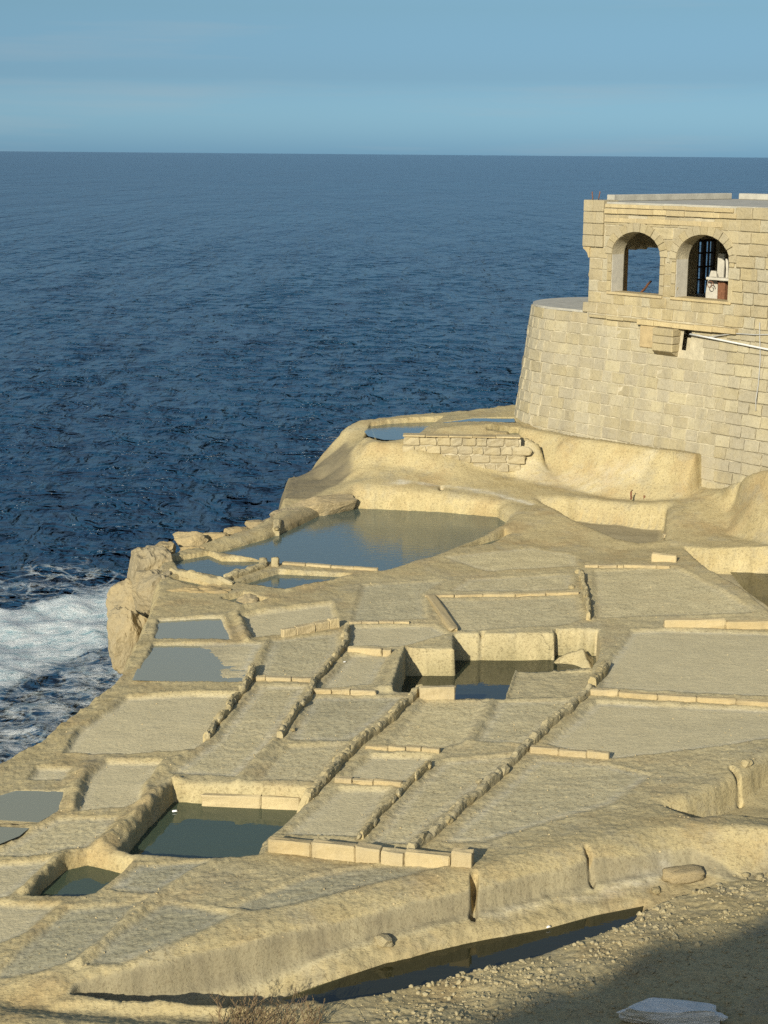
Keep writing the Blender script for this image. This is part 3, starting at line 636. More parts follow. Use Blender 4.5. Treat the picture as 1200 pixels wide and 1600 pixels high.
# hillside behind the photographer: its shoulder throws the shade at the lower right
def hillside():
    A = at(770, 1600, -.05); B = at(1200, 1425, -.15)
    dirv = Vector((B.x - A.x, B.y - A.y, 0)).normalized(); nrm = Vector((dirv.y, -dirv.x, 0))      # towards the shaded side
    T = 34.0
    hy = np.linspace(-55, 11.3, 130); hx = np.linspace(-60, 45, 180)
    HX, HY = np.meshgrid(hx, hy)
    # where a ray to the sun from each ground point of the shade edge passes
    z = np.interp(HY, [-60, -30, -6, -1, 1.0, 4, 8, 11.3], [10, 8.5, 5.6, 4.7, 4.4, 3.1, 1.4, .2])
    off = Vector((SUN.x, SUN.y, 0)) * T; top = SUN.z * T
    rel = (HX - A.x - off.x) * nrm.x + (HY - A.y - off.y) * nrm.y          # >0 on the shading side
    along = (HX - A.x - off.x) * dirv.x + (HY - A.y - off.y) * dirv.y
    bluff = smooth(-0.35, 0.05, rel + .25 * fbm(HX, HY, 3, 3)) * smooth(12, 9, along) * smooth(-60, -40, along + 30) * smooth(20, 14, rel) * smooth(-1.5, -4.5, HY)
    z = np.maximum(z, bluff * (top + 0.1)) + .25 * fbm(HX, HY, 4, 4) * smooth(11, 7, HY)
    z = z - 6 * smooth(-14, -26, HX + .0 * HY) * (HY > -8) 
    return np.stack([HX, HY, z], -1)
hv = hillside()
zero = np.zeros(hv.shape[:2])
structure(link('hillside', grid_mesh('hillside', hv, None, dict({k: zero for k in ('pan', 'wet', 'stain_shade', 'algae', 'pale', 'mud')}, tone=zero + .5)), M_ROCK))

# ================================================================== THE SEA
def sea():
    ys = [14.0]
    while ys[-1] < 1500: ys.append(ys[-1] * 1.0 + max(0.10, ys[-1] * 0.0056))
    ys = np.array(ys); n = 420; u = np.linspace(-1, 1, n)
    SY = np.repeat(ys[:, None], n, 1); SX = u[None, :] * (0.30 * SY + 9)
    dy = np.gradient(ys)[:, None]; Z = np.zeros_like(SX); r = np.random.default_rng(5)
    DX = np.zeros_like(SX); DYY = np.zeros_like(SX)
    for k in range(110):
        lam = 0.42 * (3.6 / 0.42) ** r.random(); th = math.radians(248) + r.normal() * 0.6      # wind sea running in from the upper right
        kx, ky = math.cos(th) * 2 * math.pi / lam, math.sin(th) * 2 * math.pi / lam; ph = r.random() * 6.283
        a = 0.0074 * lam ** 0.62 * r.uniform(.5, 1.2)
        fade = np.clip(1.3 - 2.6 * dy * abs(math.sin(th)) / lam, 0, 1) * np.clip(1.3 - 2.6 * (0.60 * SY + 18) / n * abs(math.cos(th)) / lam, 0, 1)
        c = np.cos(kx * SX + ky * SY + ph); s = np.sin(kx * SX + ky * SY + ph)
        Z += a * fade * c; DX -= a * fade * s * math.cos(th) * .8; DYY -= a * fade * s * math.sin(th) * .8
    foam = np.zeros_like(SX)
    wx = SX + 1.2 * fbm(SX, SY, 5, 3); wy = SY + 1.2 * fbm(SX + 30, SY, 5, 3)
    def reg(poly, soft): return smooth(-soft, soft, sdf_poly(wx, wy, pts(poly, SEA_Z), 12))
    foam = np.maximum(foam, 1.06 * reg([(-400,985),(-100,958),(40,950),(110,925),(150,908),(240,895),(300,940),(280,1012),(172,1016),(90,1052),(0,1090),(-150,1150),(-400,1250)], 1.3))
    foam = np.maximum(foam, .60 * reg([(-400,1250),(-150,1150),(0,1092),(90,1054),(175,1012),(290,1005),(260,1120),(120,1240),(-400,1500)], 0.5))
    foam = np.maximum(foam, .52 * reg([(-200,905),(40,880),(150,868),(200,880),(210,905),(60,950),(-200,960)], 2.0))
    for q in ([(70,905),(190,895),(190,925),(90,935)],): foam = np.maximum(foam, .72 * reg(q, 1.0))
    foam = np.maximum(foam, .50 * reg([(430,800),(470,735),(500,690),(520,660),(535,690),(480,790)], 1.0))
    Z += .20 * foam * fbm(SX, SY, 1.1, 5, .6)
    return np.stack([SX + DX, SY + DYY, SEA_Z + Z], -1), foam, ys[-1]
sv, foam, y_end = sea()
bm = bmesh.new()
sea_me = grid_mesh('sea', sv, None, dict(foam=foam))
sea_o = structure(link('sea', sea_me, M_SEA))
L = 90000.0; wv = 0.30 * y_end + 9
bm = bmesh.new()
for quad in (((-wv, y_end), (wv, y_end), (L, L), (-L, L)), ((-wv, y_end), (-L, L), (-L, -200), (-9 - .3 * 14, 14)), ((wv, y_end), (9 + .3 * 14, 14), (L, -200), (L, L))):
    bm.faces.new([bm.verts.new((x, y, SEA_Z - 0.02)) for x, y in quad])
structure(link('open_sea', bm_mesh('open_sea', bm), M_SEA))

# ================================================================== POOL WATER
W_CLEAR = pool_mat('still_clear_water', (0.62, 0.72, 0.66), 0.02, 0.05, (0.050, 0.060, 0.035), 0.45)
W_GREEN = pool_mat('still_green_water', (0.55, 0.66, 0.52), 0.02, 0.05, (0.085, 0.115, 0.072), 0.62)
W_BLUE = pool_mat('wind_ruffled_pool_water', (0.55, 0.70, 0.72), 0.05, 0.12, (0.120, 0.155, 0.125), 0.62, 8)
W_FILM = pool_mat('thin_brine_film', (0.75, 0.76, 0.74), 0.03, 0.03, (0.275, 0.272, 0.185), 0.80)
W_DARK = pool_mat('dark_ditch_water', (0.55, 0.58, 0.40), 0.03, 0.04, (0.040, 0.040, 0.018), 0.50)
def water(P, z, mat):
    c = P[:, :2].mean(0); bm = bmesh.new()
    vs = [bm.verts.new((p[0], p[1], z)) for p in P]
    f = bm.faces.new(vs); bmesh.ops.triangulate(bm, faces=[f])
    me = bm_mesh('pool_water', bm)
    for p in me.polygons:
        if p.normal.z < 0: p.flip()
    return structure(link('pool_water', me, mat))
for nm, z, m in (('front', -.30, W_GREEN), ('small', -.30, W_GREEN), ('middle', -.46, W_CLEAR), ('big', -.12, W_BLUE), ('side', -.10, W_BLUE), ('c1', -.07, W_BLUE), ('c2', -.07, W_BLUE), ('c3', -.07, W_BLUE),
                 ('c4', -.08, W_BLUE), ('basin', 1.175, W_BLUE), ('far', 1.34, W_BLUE), ('far2', 1.22, W_BLUE), ('channel', -.43, W_DARK)):
    water(PW[nm], z, m)
water(pts([(1140,905,-.48),(1270,905,-.48),(1290,1020,-.48),(1200,960,-.48),(1160,930,-.48)]), -.33, W_DARK)
for i, dz in ((0, -.030), (4, -.145), (6, -.150)):
    P = pts(PANS[i][0]); water(P, dz, W_FILM)
water(pts([(232,1002),(412,1002),(384,1063),(206,1058)]), -.052, W_FILM)

# ================================================================== THE TOWER
base_p = at(1100, 713, 1.3)
vp = ray(-1700, 242 + (-2300) * 10 / 1200); vdir = Vector((vp.x, vp.y, 0)).normalized()
A_DIR = -vdir                                   # along the wall, to the right
IN = Vector((-A_DIR.y, A_DIR.x, 0))             # into the building
if IN.y < 0: IN = -IN
ZT = 4.42; BATTER = 0.13
p_top = Vector((base_p.x, base_p.y, 0)) + IN * BATTER * (ZT - 1.3)
def hit(px, py, v=0.0):
    """(along, height) where the sight line meets the wall plane set v metres in"""
    d = ray(px, py); o = Vector((0, 0, CAM_Z)); q = p_top + IN * v
    t = (q - o).dot(IN) / d.dot(IN); h = o + d * t
    return (h - p_top).dot(A_DIR), h.z
u_corner = hit(921, 400)[0]
ORG = p_top + A_DIR * u_corner
ROT = math.atan2(A_DIR.y, A_DIR.x)
tower = thing('tower', 'ruined yellow limestone watch building with two arched windows above a rounded battered base', 'tower', (ORG.x, ORG.y, 0), ROT)
def tw(px, py, v=0.0):
    u, z = hit(px, py, v); return u - u_corner, z
def side_hit(px, py, u_wall):
    """(depth, height) on the plane of a cross wall at local u"""
    d = ray(px, py); o = Vector((0, 0, CAM_Z)); q = ORG + A_DIR * u_wall
    t = (q - o).dot(A_DIR) / d.dot(A_DIR); h = o + d * t
    return (h - ORG).dot(IN), h.z
CH = 0.2675; ZB = 1.30; N_LOW = 12; Z_LOW = ZB + N_LOW * CH; Z_TOP = ZB + 21 * CH
U_A, RAD = -1.0, 2.0
u_seam = tw(1149, 400)[0]; u_edge = 8.4
def path(s, z, off=0.0):
    """point and outward direction on the wall face; s runs leftwards from the corner, round the bastion"""
    b = BATTER * max(0.0, Z_LOW - z) + off
    if s <= -U_A: return Vector((-s, -b, z)), Vector((0, -1, 0))
    f = (s + U_A) / RAD; n = Vector((-math.sin(f), -math.cos(f), 0))
    return Vector((U_A, RAD, z)) + n * (RAD + b), n
def place(me, name, parent, p, n, tilt, sx, sz, sy=1.0, roll=0.0):
    o = bpy.data.objects.new(name, me); COL.objects.link(o); o.parent = parent
    x = Vector((-n.y, n.x, 0)).normalized(); y = -n; R = Matrix((x, y, Vector((0, 0, 1)))).transposed().to_4x4()
    o.matrix_local = Matrix.Translation(p) @ R @ Matrix.Rotation(-tilt, 4, 'X') @ Matrix.Rotation(roll, 4, 'Y') @ Matrix.Diagonal((sx, sy, sz, 1))
    return o
BLK = []
for i in range(14):
    me = block_mesh('hewn_block', .40, .16, CH - .013, .014, .011, 100 + i, sub=True); me.materials.append(M_BLOCK); BLK.append(me)
BLK_LOW = []
for me in BLK:
    m2 = me.copy(); m2.materials.clear(); m2.materials.append(M_BLOCK_LOW); BLK_LOW.append(m2)
def wall_shell(name, s0, s1, ns, z0, z1, nz, inset, thick, parent, mat, hole=None):
    bm = bmesh.new(); G = []
    for off in (-inset, -inset - thick):
        G.append([[bm.verts.new(path(s0 + (s1 - s0) * i / ns, z0 + (z1 - z0) * k / nz, off)[0]) for k in range(nz + 1)] for i in range(ns + 1)])
    for g in G:
        for i in range(ns):
            for k in range(nz):
                um, zm = -(s0 + (s1 - s0) * (i + .5) / ns), z0 + (z1 - z0) * (k + .5) / nz
                if hole and hole[0] < um < hole[1] and hole[2] < zm < hole[3]: continue
                bm.faces.new((g[i][k], g[i + 1][k], g[i + 1][k + 1], g[i][k + 1]))
    for i in range(ns):
        for k in (0, nz): bm.faces.new((G[0][i][k], G[0][i + 1][k], G[1][i + 1][k], G[1][i][k]))
    for k in range(nz):
        for i in (0, ns): bm.faces.new((G[0][i][k], G[0][i][k + 1], G[1][i][k + 1], G[1][i][k]))
    return link(name, bm_mesh(name, bm), mat, parent)
S_END = -U_A + RAD * math.radians(150)
HOLE = (tw(1069, 530)[0], tw(1084, 530)[0], tw(1076, 550)[1], tw(1076, 517)[1])
lower = wall_shell('lower_wall', -u_edge, -.004, 110, 0.25, Z_LOW - .02, 44, .010, .45, tower, M_MORTAR, HOLE)
bastion = wall_shell('bastion_wall', .0, S_END, 40, 0.25, ZB + 11 * CH - .01, 8, .014, .45, tower, M_MORTAR)
s_vis0, s_vis1 = -(tw(1240, 600)[0]), -U_A + RAD * math.radians(78)
u_apron = tw(1095, 730)[0]
stones = []                                                           # (area, mesh, parent, ...)
rs = random.Random(3)
for c in range(-3, N_LOW):
    z0 = ZB + c * CH; z = z0 + CH / 2; s = s_vis0 + rs.uniform(0, .25)
    while s < s_vis1:
        w = rs.choice((.34, .40, .46, .52, .30)); mid = s + w / 2; u = -mid
        ok = (c >= -1 or u > u_apron - .75) and not (u < 0.02 and c >= 11) and not (-1.0 < u < -.35 and c == 10 and rs.random() < .8)
        if HOLE[0] - w * .35 < u < HOLE[1] + w * .35 and HOLE[2] - .1 < z < HOLE[3] + .1: ok = False
        if ok:
            p, n = path(mid, z, -.075 + rs.uniform(-.006, .006) + (.03 if u > u_seam else 0))
            if n.y < -.1 or True:
                pw = abs(n.x * .65 - n.y * .76)
                stones.append((w * max(.1, -n.y * .76 + n.x * .65 if False else (.76 * -n.y - .65 * -n.x)), 'low', p, n, w, c))
        s += w + .006
rs2 = random.Random(9)
# arch openings on the face: (left u, right u, sill z, spring z, crown z)
def arch(pl, pr, pt, psp, psill):
    ul = tw(*pl)[0]; ur = tw(*pr)[0]
    return (ul, ur, tw(*psill)[1], tw(*psp)[1], tw(*pt)[1])
ARCH = [arch((955, 440), (1030.5, 440), (992, 362.5), (957, 397), (960, 456)), arch((1055.5, 440), (1138.5, 440), (1100, 367), (1057, 405), (1090, 467))]
ARCH = [(a[0], a[1], ZB + 13 * CH, a[3], a[4]) for a in ARCH]
RING = .20
def arch_span(a, z, ring=0.0):
    """opening interval of an arch at height z, None above its crown"""
    m, r = (a[0] + a[1]) / 2, (a[1] - a[0]) / 2
    if z < a[2]: return None
    if z <= a[3]: return (a[0], a[1]) if ring == 0 else (a[0], a[1])
    h = a[4] - a[3] + ring; q = (z - a[3]) / h
    if q >= 1: return None
    k = math.sqrt(1 - q * q); return (m - (r + ring) * k, m + (r + ring) * k)
for c in range(N_LOW, 21):
    z0 = ZB + c * CH; zt = z0 + CH; z = z0 + CH / 2
    u_hi = -s_vis0; segs = [(0.0, u_hi)]
    for a in ARCH:
        sp = arch_span(a, max(z0 + .01, min(zt - .02, a[4] + RING - .035)), RING) if z0 + .03 < a[4] + RING else None
        if zt <= a[2] + .03: sp = None
        if sp:
            nw = []
            for (x0, x1) in segs:
                if sp[0] > x0 and sp[1] < x1: nw += [(x0, sp[0]), (sp[1], x1)]
                else: nw.append((x0, x1))
            segs = nw
    for x0, x1 in segs:
        if c >= 17 and x0 < .3: x0 = .46
        if x1 - x0 < .05: continue
        n = max(1, round((x1 - x0) / .42)); cuts = [x0 + (x1 - x0) * (i + (rs2.uniform(-.22, .22) if 0 < i < n else 0)) / n for i in range(n + 1)]
        for i in range(n):
            w = cuts[i + 1] - cuts[i] - .008; u = (cuts[i] + cuts[i + 1]) / 2
            if c == 20 and u < u_seam: continue
            stones.append((w * .75, 'up', Vector((u, .075 - rs2.uniform(-.006, .006) - (.03 if u > u_seam else 0), z)), Vector((0, -1, 0)), w, c))
# upper walls: a front wall with two arches, a side wall with a doorway and a window, a back wall
T_W = .42
def wall_with_openings(name, length, z0, z1, thick, spans, n, parent, mat, M):
    """solid wall in the local xz plane; spans(x) gives the list of (za, zb) that are solid at x"""
    bm = bmesh.new(); cols = []
    xs = n if isinstance(n, list) else [length * i / n for i in range(n + 1)]
    for i in range(len(xs) - 1):
        xa, xb = xs[i] , xs[i + 1]
        A, B = spans(xa + 1e-4), spans(xb - 1e-4)
        if len(A) != len(B): A = B = spans((xa + xb) / 2)
        for (a0, a1), (b0, b1) in zip(A, B):
            v = [bm.verts.new(M @ Vector(q)) for q in ((xa, 0, a0), (xb, 0, b0), (xb, 0, b1), (xa, 0, a1), (xa, thick, a0), (xb, thick, b0), (xb, thick, b1), (xa, thick, a1))]
            for f in ((0, 1, 2, 3), (4, 7, 6, 5), (0, 4, 5, 1), (3, 2, 6, 7), (0, 3, 7, 4), (1, 5, 6, 2)): bm.faces.new([v[k] for k in f])
    bmesh.ops.remove_doubles(bm, verts=bm.verts, dist=.0005)
    dup = {}
    for f in list(bm.faces):
        key = tuple(sorted(v.index for v in f.verts)); dup.setdefault(key, []).append(f)
    bm.verts.index_update()
    dup = {}
    for f in bm.faces: dup.setdefault(tuple(sorted(v.index for v in f.verts)), []).append(f)
    bmesh.ops.delete(bm, geom=[f for fs in dup.values() if len(fs) > 1 for f in fs], context='FACES')
    return link(name, bm_mesh(name, bm), mat, parent)
Z0U = Z_LOW - .02
def front_spans(x):
    for a in ARCH:
        if a[0] < x < a[1]:
            m, r = (a[0] + a[1]) / 2, (a[1] - a[0]) / 2
            k = math.sqrt(max(0, 1 - ((x - m) / r) ** 2))
            return [(Z0U, a[2]), (a[3] + (a[4] - a[3]) * k, Z_TOP - .03)]
    return [(Z0U, Z_TOP - .03)]
xs = sorted(set([0.0, u_edge] + [a[0] + (a[1] - a[0]) * (1 - math.cos(math.pi * k / 28)) / 2 for a in ARCH for k in range(29)] + [a[i] for a in ARCH for i in (0, 1)]))
upper = wall_with_openings('upper_wall', u_edge, Z0U, Z_TOP, T_W, front_spans, xs, tower, M_MORTAR, Matrix.Translation((0, .014, 0)))
M_PLASTER = simple_mat('old_interior_plaster', (0.50, 0.42, 0.27), 0.95, 0.2, 3, 0.3)
M_WOOD_D = simple_mat('dark_old_wood', (0.09, 0.065, 0.045), 0.8, 0.3, 8, 0.3)
M_WHITE = simple_mat('chalky_white_paint', (0.43, 0.40, 0.33), 0.85, 0.15, 8, 0.2)
M_RUST = simple_mat('rusty_iron', (0.17, 0.075, 0.038), 0.8, 0.35, 20, 0.4)
M_CONC = simple_mat('grey_screed', (0.34, 0.32, 0.265), 0.9, 0.18, 3, 0.3)
M_PIPE = simple_mat('white_plastic_pipe', (0.56, 0.55, 0.51), 0.5, 0.05, 5, 0.05)
M_CABLE = simple_mat('grey_cable', (0.33, 0.32, 0.29), 0.6, 0.1, 5, 0.05)
# side wall (runs inward from the corner): doorway then window
SW = .3
d0, d1 = side_hit(981, 420, SW)[0], side_hit(1045, 420, SW)[0]
w0, w1 = side_hit(1090, 420, SW)[0], side_hit(1123, 420, SW)[0]
zd = side_hit(1000, 387, SW)[1]; zw1 = side_hit(1105, 374, SW)[1]; zw0 = side_hit(1105, 464, SW)[1]
V_BACK = w1 + .5
def side_spans(v):
    if d0 < v < d1: return [(Z0U, 4.58), (zd + .05 * math.sin(v * 17) + .03 * math.sin(v * 41), Z_TOP - .1)]
    if w0 < v < w1: return [(Z0U, zw0), (zw1, Z_TOP - .1)]
    return [(Z0U, Z_TOP - .1)]
sxs = sorted([T_W + .014, V_BACK] + [d0 + (d1 - d0) * k / 16 for k in range(17)] + [w0, w1])
wall_with_openings('side_wall', V_BACK, Z0U, Z_TOP, SW - .02, side_spans, sxs, tower, M_PLASTER, Matrix(((0, 1, 0, .01), (1, 0, 0, 0), (0, 0, 1, 0), (0, 0, 0, 1))))
link('back_wall', box_mesh('back_wall', .01, u_edge, V_BACK + .002, V_BACK + .35, Z0U, Z_TOP - .1), M_PLASTER, tower)
link('end_wall', box_mesh('end_wall', u_edge - .45, u_edge - .004, T_W + .02, V_BACK, .3, Z_TOP - .1), M_MORTAR, tower)
link('floor', box_mesh('floor', .01, u_edge, .45, V_BACK, Z0U - .2, Z0U + .03), M_CONC, tower)
link('roof', box_mesh('roof', .02, u_edge, .06, V_BACK + .33, Z_TOP - .098, Z_TOP + .012, .01), M_CONC, tower)
zp1 = tw(1000, 303, V_BACK)[1]
par = link('roof_parapet', box_mesh('roof_parapet', .47, u_edge, V_BACK - .05, V_BACK + .30, Z_TOP + .014, 7.085, .015), M_CONC, tower)
link('roof_parapet', box_mesh('roof_parapet', .03, .27, .52, V_BACK - .06, Z_TOP + .014, 7.085, .012), M_CONC, tower)
# window joinery in the side wall
bm = bmesh.new(); fw_ = .07
for (va, vb, za, zb) in ((w0, w0 + fw_, zw0, zw1), (w1 - fw_, w1, zw0, zw1), (w0 + fw_, w1 - fw_, zw0, zw0 + fw_), (w0 + fw_, w1 - fw_, zw1 - fw_, zw1), ((w0 + w1) / 2 - .06, (w0 + w1) / 2 + .06, zw0 + fw_, zw1 - fw_)):
    add_box(bm, .08, .17, va, vb, za, zb)
wframe = link('window_frame', bm_mesh('window_frame', bm), M_WOOD_D, tower)
for k, fz in enumerate((.30, .52, .76)):
    zz = zw0 + (zw1 - zw0) * fz
    for va, vb in ((w0 + fw_, (w0 + w1) / 2 - .06), ((w0 + w1) / 2 + .06, w1 - fw_)):
        link('glazing_bar', box_mesh('glazing_bar', .10, .15, va, vb, zz - .022, zz + .022), M_WOOD_D, wframe)
for va in ((w0 * .76 + w1 * .24), (w0 * .26 + w1 * .74)):
    link('glazing_bar', box_mesh('glazing_bar', .102, .148, va - .02, va + .02, zw0 + fw_, zw1 - fw_), M_WOOD_D, wframe)
df = bmesh.new(); add_box(df, .02, .30, d0 - .10, d0 + .002, 4.6, zd); link('door_jamb', bm_mesh('door_jamb', df), simple_mat('tan_wood', (.42, .28, .13), .8, .2, 6, .2), tower)
# voussoirs: wedge stones ringing each arch, proud of the wall
for a in ARCH:
    m, r = (a[0] + a[1]) / 2, (a[1] - a[0]) / 2; h = a[4] - a[3]; nv = 13
    for k in range(nv):
        t0, t1 = math.pi * (k + .03) / nv, math.pi * (k + .97) / nv; bm = bmesh.new(); vs = []
        pr = rs2.uniform(.022, .036)
        for yy in (-pr, .12):
            for (tt, e) in ((t0, .003), (t0, RING + .015), ((t0 + t1) / 2, RING + .018), (t1, RING + .015), (t1, .003), ((t0 + t1) / 2, .003)):
                vs.append(bm.verts.new((m - (r + e) * math.cos(tt), yy, a[3] + (h + e) * math.sin(tt))))
        f1 = bm.faces.new(vs[:6]); bm.faces.new(vs[6:][::-1])
        for i in range(6): bm.faces.new((vs[i], vs[(i + 1) % 6], vs[6 + (i + 1) % 6], vs[6 + i]))
        bmesh.ops.bevel(bm, geom=list(f1.edges), offset=.008, segments=1, affect='EDGES')
        link('voussoir', bm_mesh('voussoir', bm), M_BLOCK, upper)
    # dressed jamb stones down each side and a sill slab
    for x0, x1 in ((a[0] - .13, a[0] - .004), (a[1] + .004, a[1] + .13)):
        zz = a[2] + .045
        while zz < a[3] - .06:
            hh = min(rs2.uniform(.2, .3), a[3] - zz); link('jamb_stone', box_mesh('jamb_stone', x0, x1, -.030, .10, zz + .004, zz + hh - .004, .01), M_BLOCK, upper); zz += hh
    link('sill', box_mesh('sill', a[0] - .12, a[1] + .10, -.045, T_W + .02, a[2] - .03, a[2] + .035, .012), M_SLAB, upper)
# painted plaster on the left jambs
for i, a in enumerate(ARCH):
    link('jamb_plaster', box_mesh('jamb_plaster', a[0] + .002, a[0] + .012, .005, T_W * (.97 if i == 0 else .97), a[2] + .036, a[3] - .01), M_WHITE, upper)
# place the stones; the largest 290 stand alone, the rest are one mass
for st in stones: pass
stones.sort(key=lambda q: -q[0])
def stone_xf(st):
    _, kind, p, n, w, c = st; tilt = math.atan(BATTER) if kind == 'low' else 0.0
    return tilt
restbm = bmesh.new()
for i, st in enumerate(stones):
    _, kind, p, n, w, c = st; par_ = upper if kind == 'up' else (bastion if p.x < 0 else lower)
    w = w - .003; me = (BLK if kind == 'up' or c >= 10 + rs.randrange(2) else BLK_LOW)[rs.randrange(len(BLK))]; o = place(me, 'stone', par_, p, n, stone_xf(st), w / .40, 1.0, 1.0, rs.uniform(-.006, .006))
    if i >= 285:
        tm = me.copy(); tm.transform(o.matrix_basis); restbm.from_mesh(tm); bpy.data.meshes.remove(tm); bpy.data.objects.remove(o)
if len(restbm.verts):
    ro = link('far_stones', bm_mesh('far_stones', restbm), M_BLOCK_LOW, lower); ro['kind'] = 'stuff'
else: restbm.free()
print('tower stones', len(stones))
# terrace deck on the bastion, left of the upper storey
bm = bmesh.new(); ZD = ZB + 11 * CH
ring = [path(-U_A + RAD * math.radians(f), ZD, -.02)[0] for f in range(0, 151, 10)]
poly = [Vector((-.01, .02, ZD))] + [Vector((p.x, p.y, ZD)) for p in ring] + [Vector((-.01, 4.2, ZD))]
lo_ = [bm.verts.new(p + Vector((0, 0, .0))) for p in poly]; hi_ = [bm.verts.new(p + Vector((0, 0, .055))) for p in poly]
bm.faces.new(hi_); bm.faces.new(lo_[::-1])
for i in range(len(poly)): bm.faces.new((lo_[i], lo_[(i + 1) % len(poly)], hi_[(i + 1) % len(poly)], hi_[i]))
link('terrace_deck', bm_mesh('terrace_deck', bm), M_CONC, tower)
# corner pier corbelled out at the roof
zc0 = ZB + 17 * CH + .0
for c in range(4):
    hh = (Z_TOP + .05 - zc0) / 4; za = zc0 + c * hh
    sp = (-.20, .10, .45) if c % 2 else (-.20, .20, .45)
    for x0, x1 in zip(sp[:-1], sp[1:]):
        link('pier_stone', box_mesh('pier_stone', x0 + .004, x1 - .004, -.06 + rs2.uniform(-.008, .004), .5, za + .004, za + hh - .004, .014), M_BLOCK, upper)
bm = bmesh.new(); prof = [(.02, zc0 - .26), (.02, zc0 - .004), (-.19, zc0 - .004), (-.19, zc0 - .05), (-.13, zc0 - .08), (-.05, zc0 - .15), (-.01, zc0 - .26)]
A = [bm.verts.new((x, -.03, z)) for x, z in prof]; B = [bm.verts.new((x, .45, z)) for x, z in prof]
bm.faces.new(A); bm.faces.new(B[::-1])
for i in range(len(prof)): bm.faces.new((A[i], A[(i + 1) % len(A)], B[(i + 1) % len(B)], B[i]))
link('bracket', bm_mesh('bracket', bm), M_SLAB, upper)
# cornice slabs, string course, ledge
def slab_run(name, x0, x1, z0, z1, y0, n, parent, mat, seed, depth=.12):
    rd = random.Random(seed); cuts = [x0 + (x1 - x0) * (i + (rd.uniform(-.2, .2) if 0 < i < n else 0)) / n for i in range(n + 1)]
    for i in range(n):
        link(name, box_mesh(name, cuts[i] + .004, cuts[i + 1] - .004, y0 + rd.uniform(-.006, .006), y0 + depth, z0 + rd.uniform(-.006, .006), z1 + rd.uniform(-.012, .006), .01), mat, parent)
slab_run('cornice_slab', .46, u_seam, Z_TOP - CH + .01, Z_TOP - CH + .13, -.055, 8, upper, M_SLAB, 1)
slab_run('cornice_slab', .46, u_seam - .1, Z_TOP - .125, Z_TOP - .03, -.03, 6, upper, M_SLAB, 2)
slab_run('string_slab', .46, u_seam - .4, 6.45, 6.565, -.028, 7, upper, M_SLAB, 3)
zl = tw(1080, 510)[1]
slab_run('ledge_slab', tw(1003, 505)[0], u_seam + .25, zl - .06, zl + .06, -.20, 5, lower, M_SLAB, 4, .3)
slab_run('ledge_slab', .15, tw(1003, 505)[0] - .02, zl - .02, zl + .05, -.13, 3, lower, M_BLOCK, 5, .2)
# projecting chute under the ledge
ua, ub = tw(1034, 530)[0], tw(1066, 530)[0]; zb = tw(1050, 548)[1]
for k in range(3):
    hh = (zl - .07 - zb) / 3; za = zb + k * hh
    link('chute_stone', box_mesh('chute_stone', ua, ub, -.36, .0, za + .003, za + hh - .003, .02), M_BLOCK, lower)
bm = bmesh.new(); pr = [(-.35, zb - .002), (.0, zb - .002), (.0, zb - .12), (-.16, zb - .10)]
A = [bm.verts.new((ua + .01, y, z)) for y, z in pr]; B = [bm.verts.new((ub - .01, y, z)) for y, z in pr]
bm.faces.new(A); bm.faces.new(B[::-1])
for i in range(4): bm.faces.new((A[i], A[(i + 1) % 4], B[(i + 1) % 4], B[i]))
link('chute_foot', bm_mesh('chute_foot', bm), M_BLOCK, lower)
link('patched_panel', box_mesh('patched_panel', tw(1006, 530)[0], ua - .01, -.165, .0, zb + .02, zl - .07, .02), simple_mat('orange_weathered_stone', (.38, .29, .155), .9, .2, 5, .4), lower)
# things on and about the tower
def rod(name, label, cat, p0, p1, r, mat, group=None):
    t = bmesh.new(); q = [Vector(p0).lerp(Vector(p1), k / 5) + Vector((random.uniform(-1, 1), random.uniform(-1, 1), 0)) * r * .6 for k in range(6)]
    base = Vector(p0); add_tube(t, [v - base for v in q], r, 7); o = link(name, bm_mesh(name, t, True), mat); o.location = base; return tag(o, label, cat, group)
def tworld(u, v, z): return ORG + A_DIR * u + IN * v + Vector((0, 0, z))
rod('rebar', 'rusty iron rod sticking up at the outer edge of the tower roof corner', 'rod', tworld(-.05, .1, Z_TOP + .05), tworld(-.06, .1, Z_TOP + .24), .014, M_RUST)
rod('rebar', 'second rusty rod on the roof corner, just right of the outer one', 'rod', tworld(.13, .12, Z_TOP + .05), tworld(.15, .12, Z_TOP + .25), .014, M_RUST)
o = link('post', box_mesh('post', -.06, .06, -.06, .06, 0, .20, .01), M_WHITE); o.location = tworld(-.24, 1.2, ZD + .056); tag(o, 'short white post standing on the terrace deck beside the tower wall', 'post')
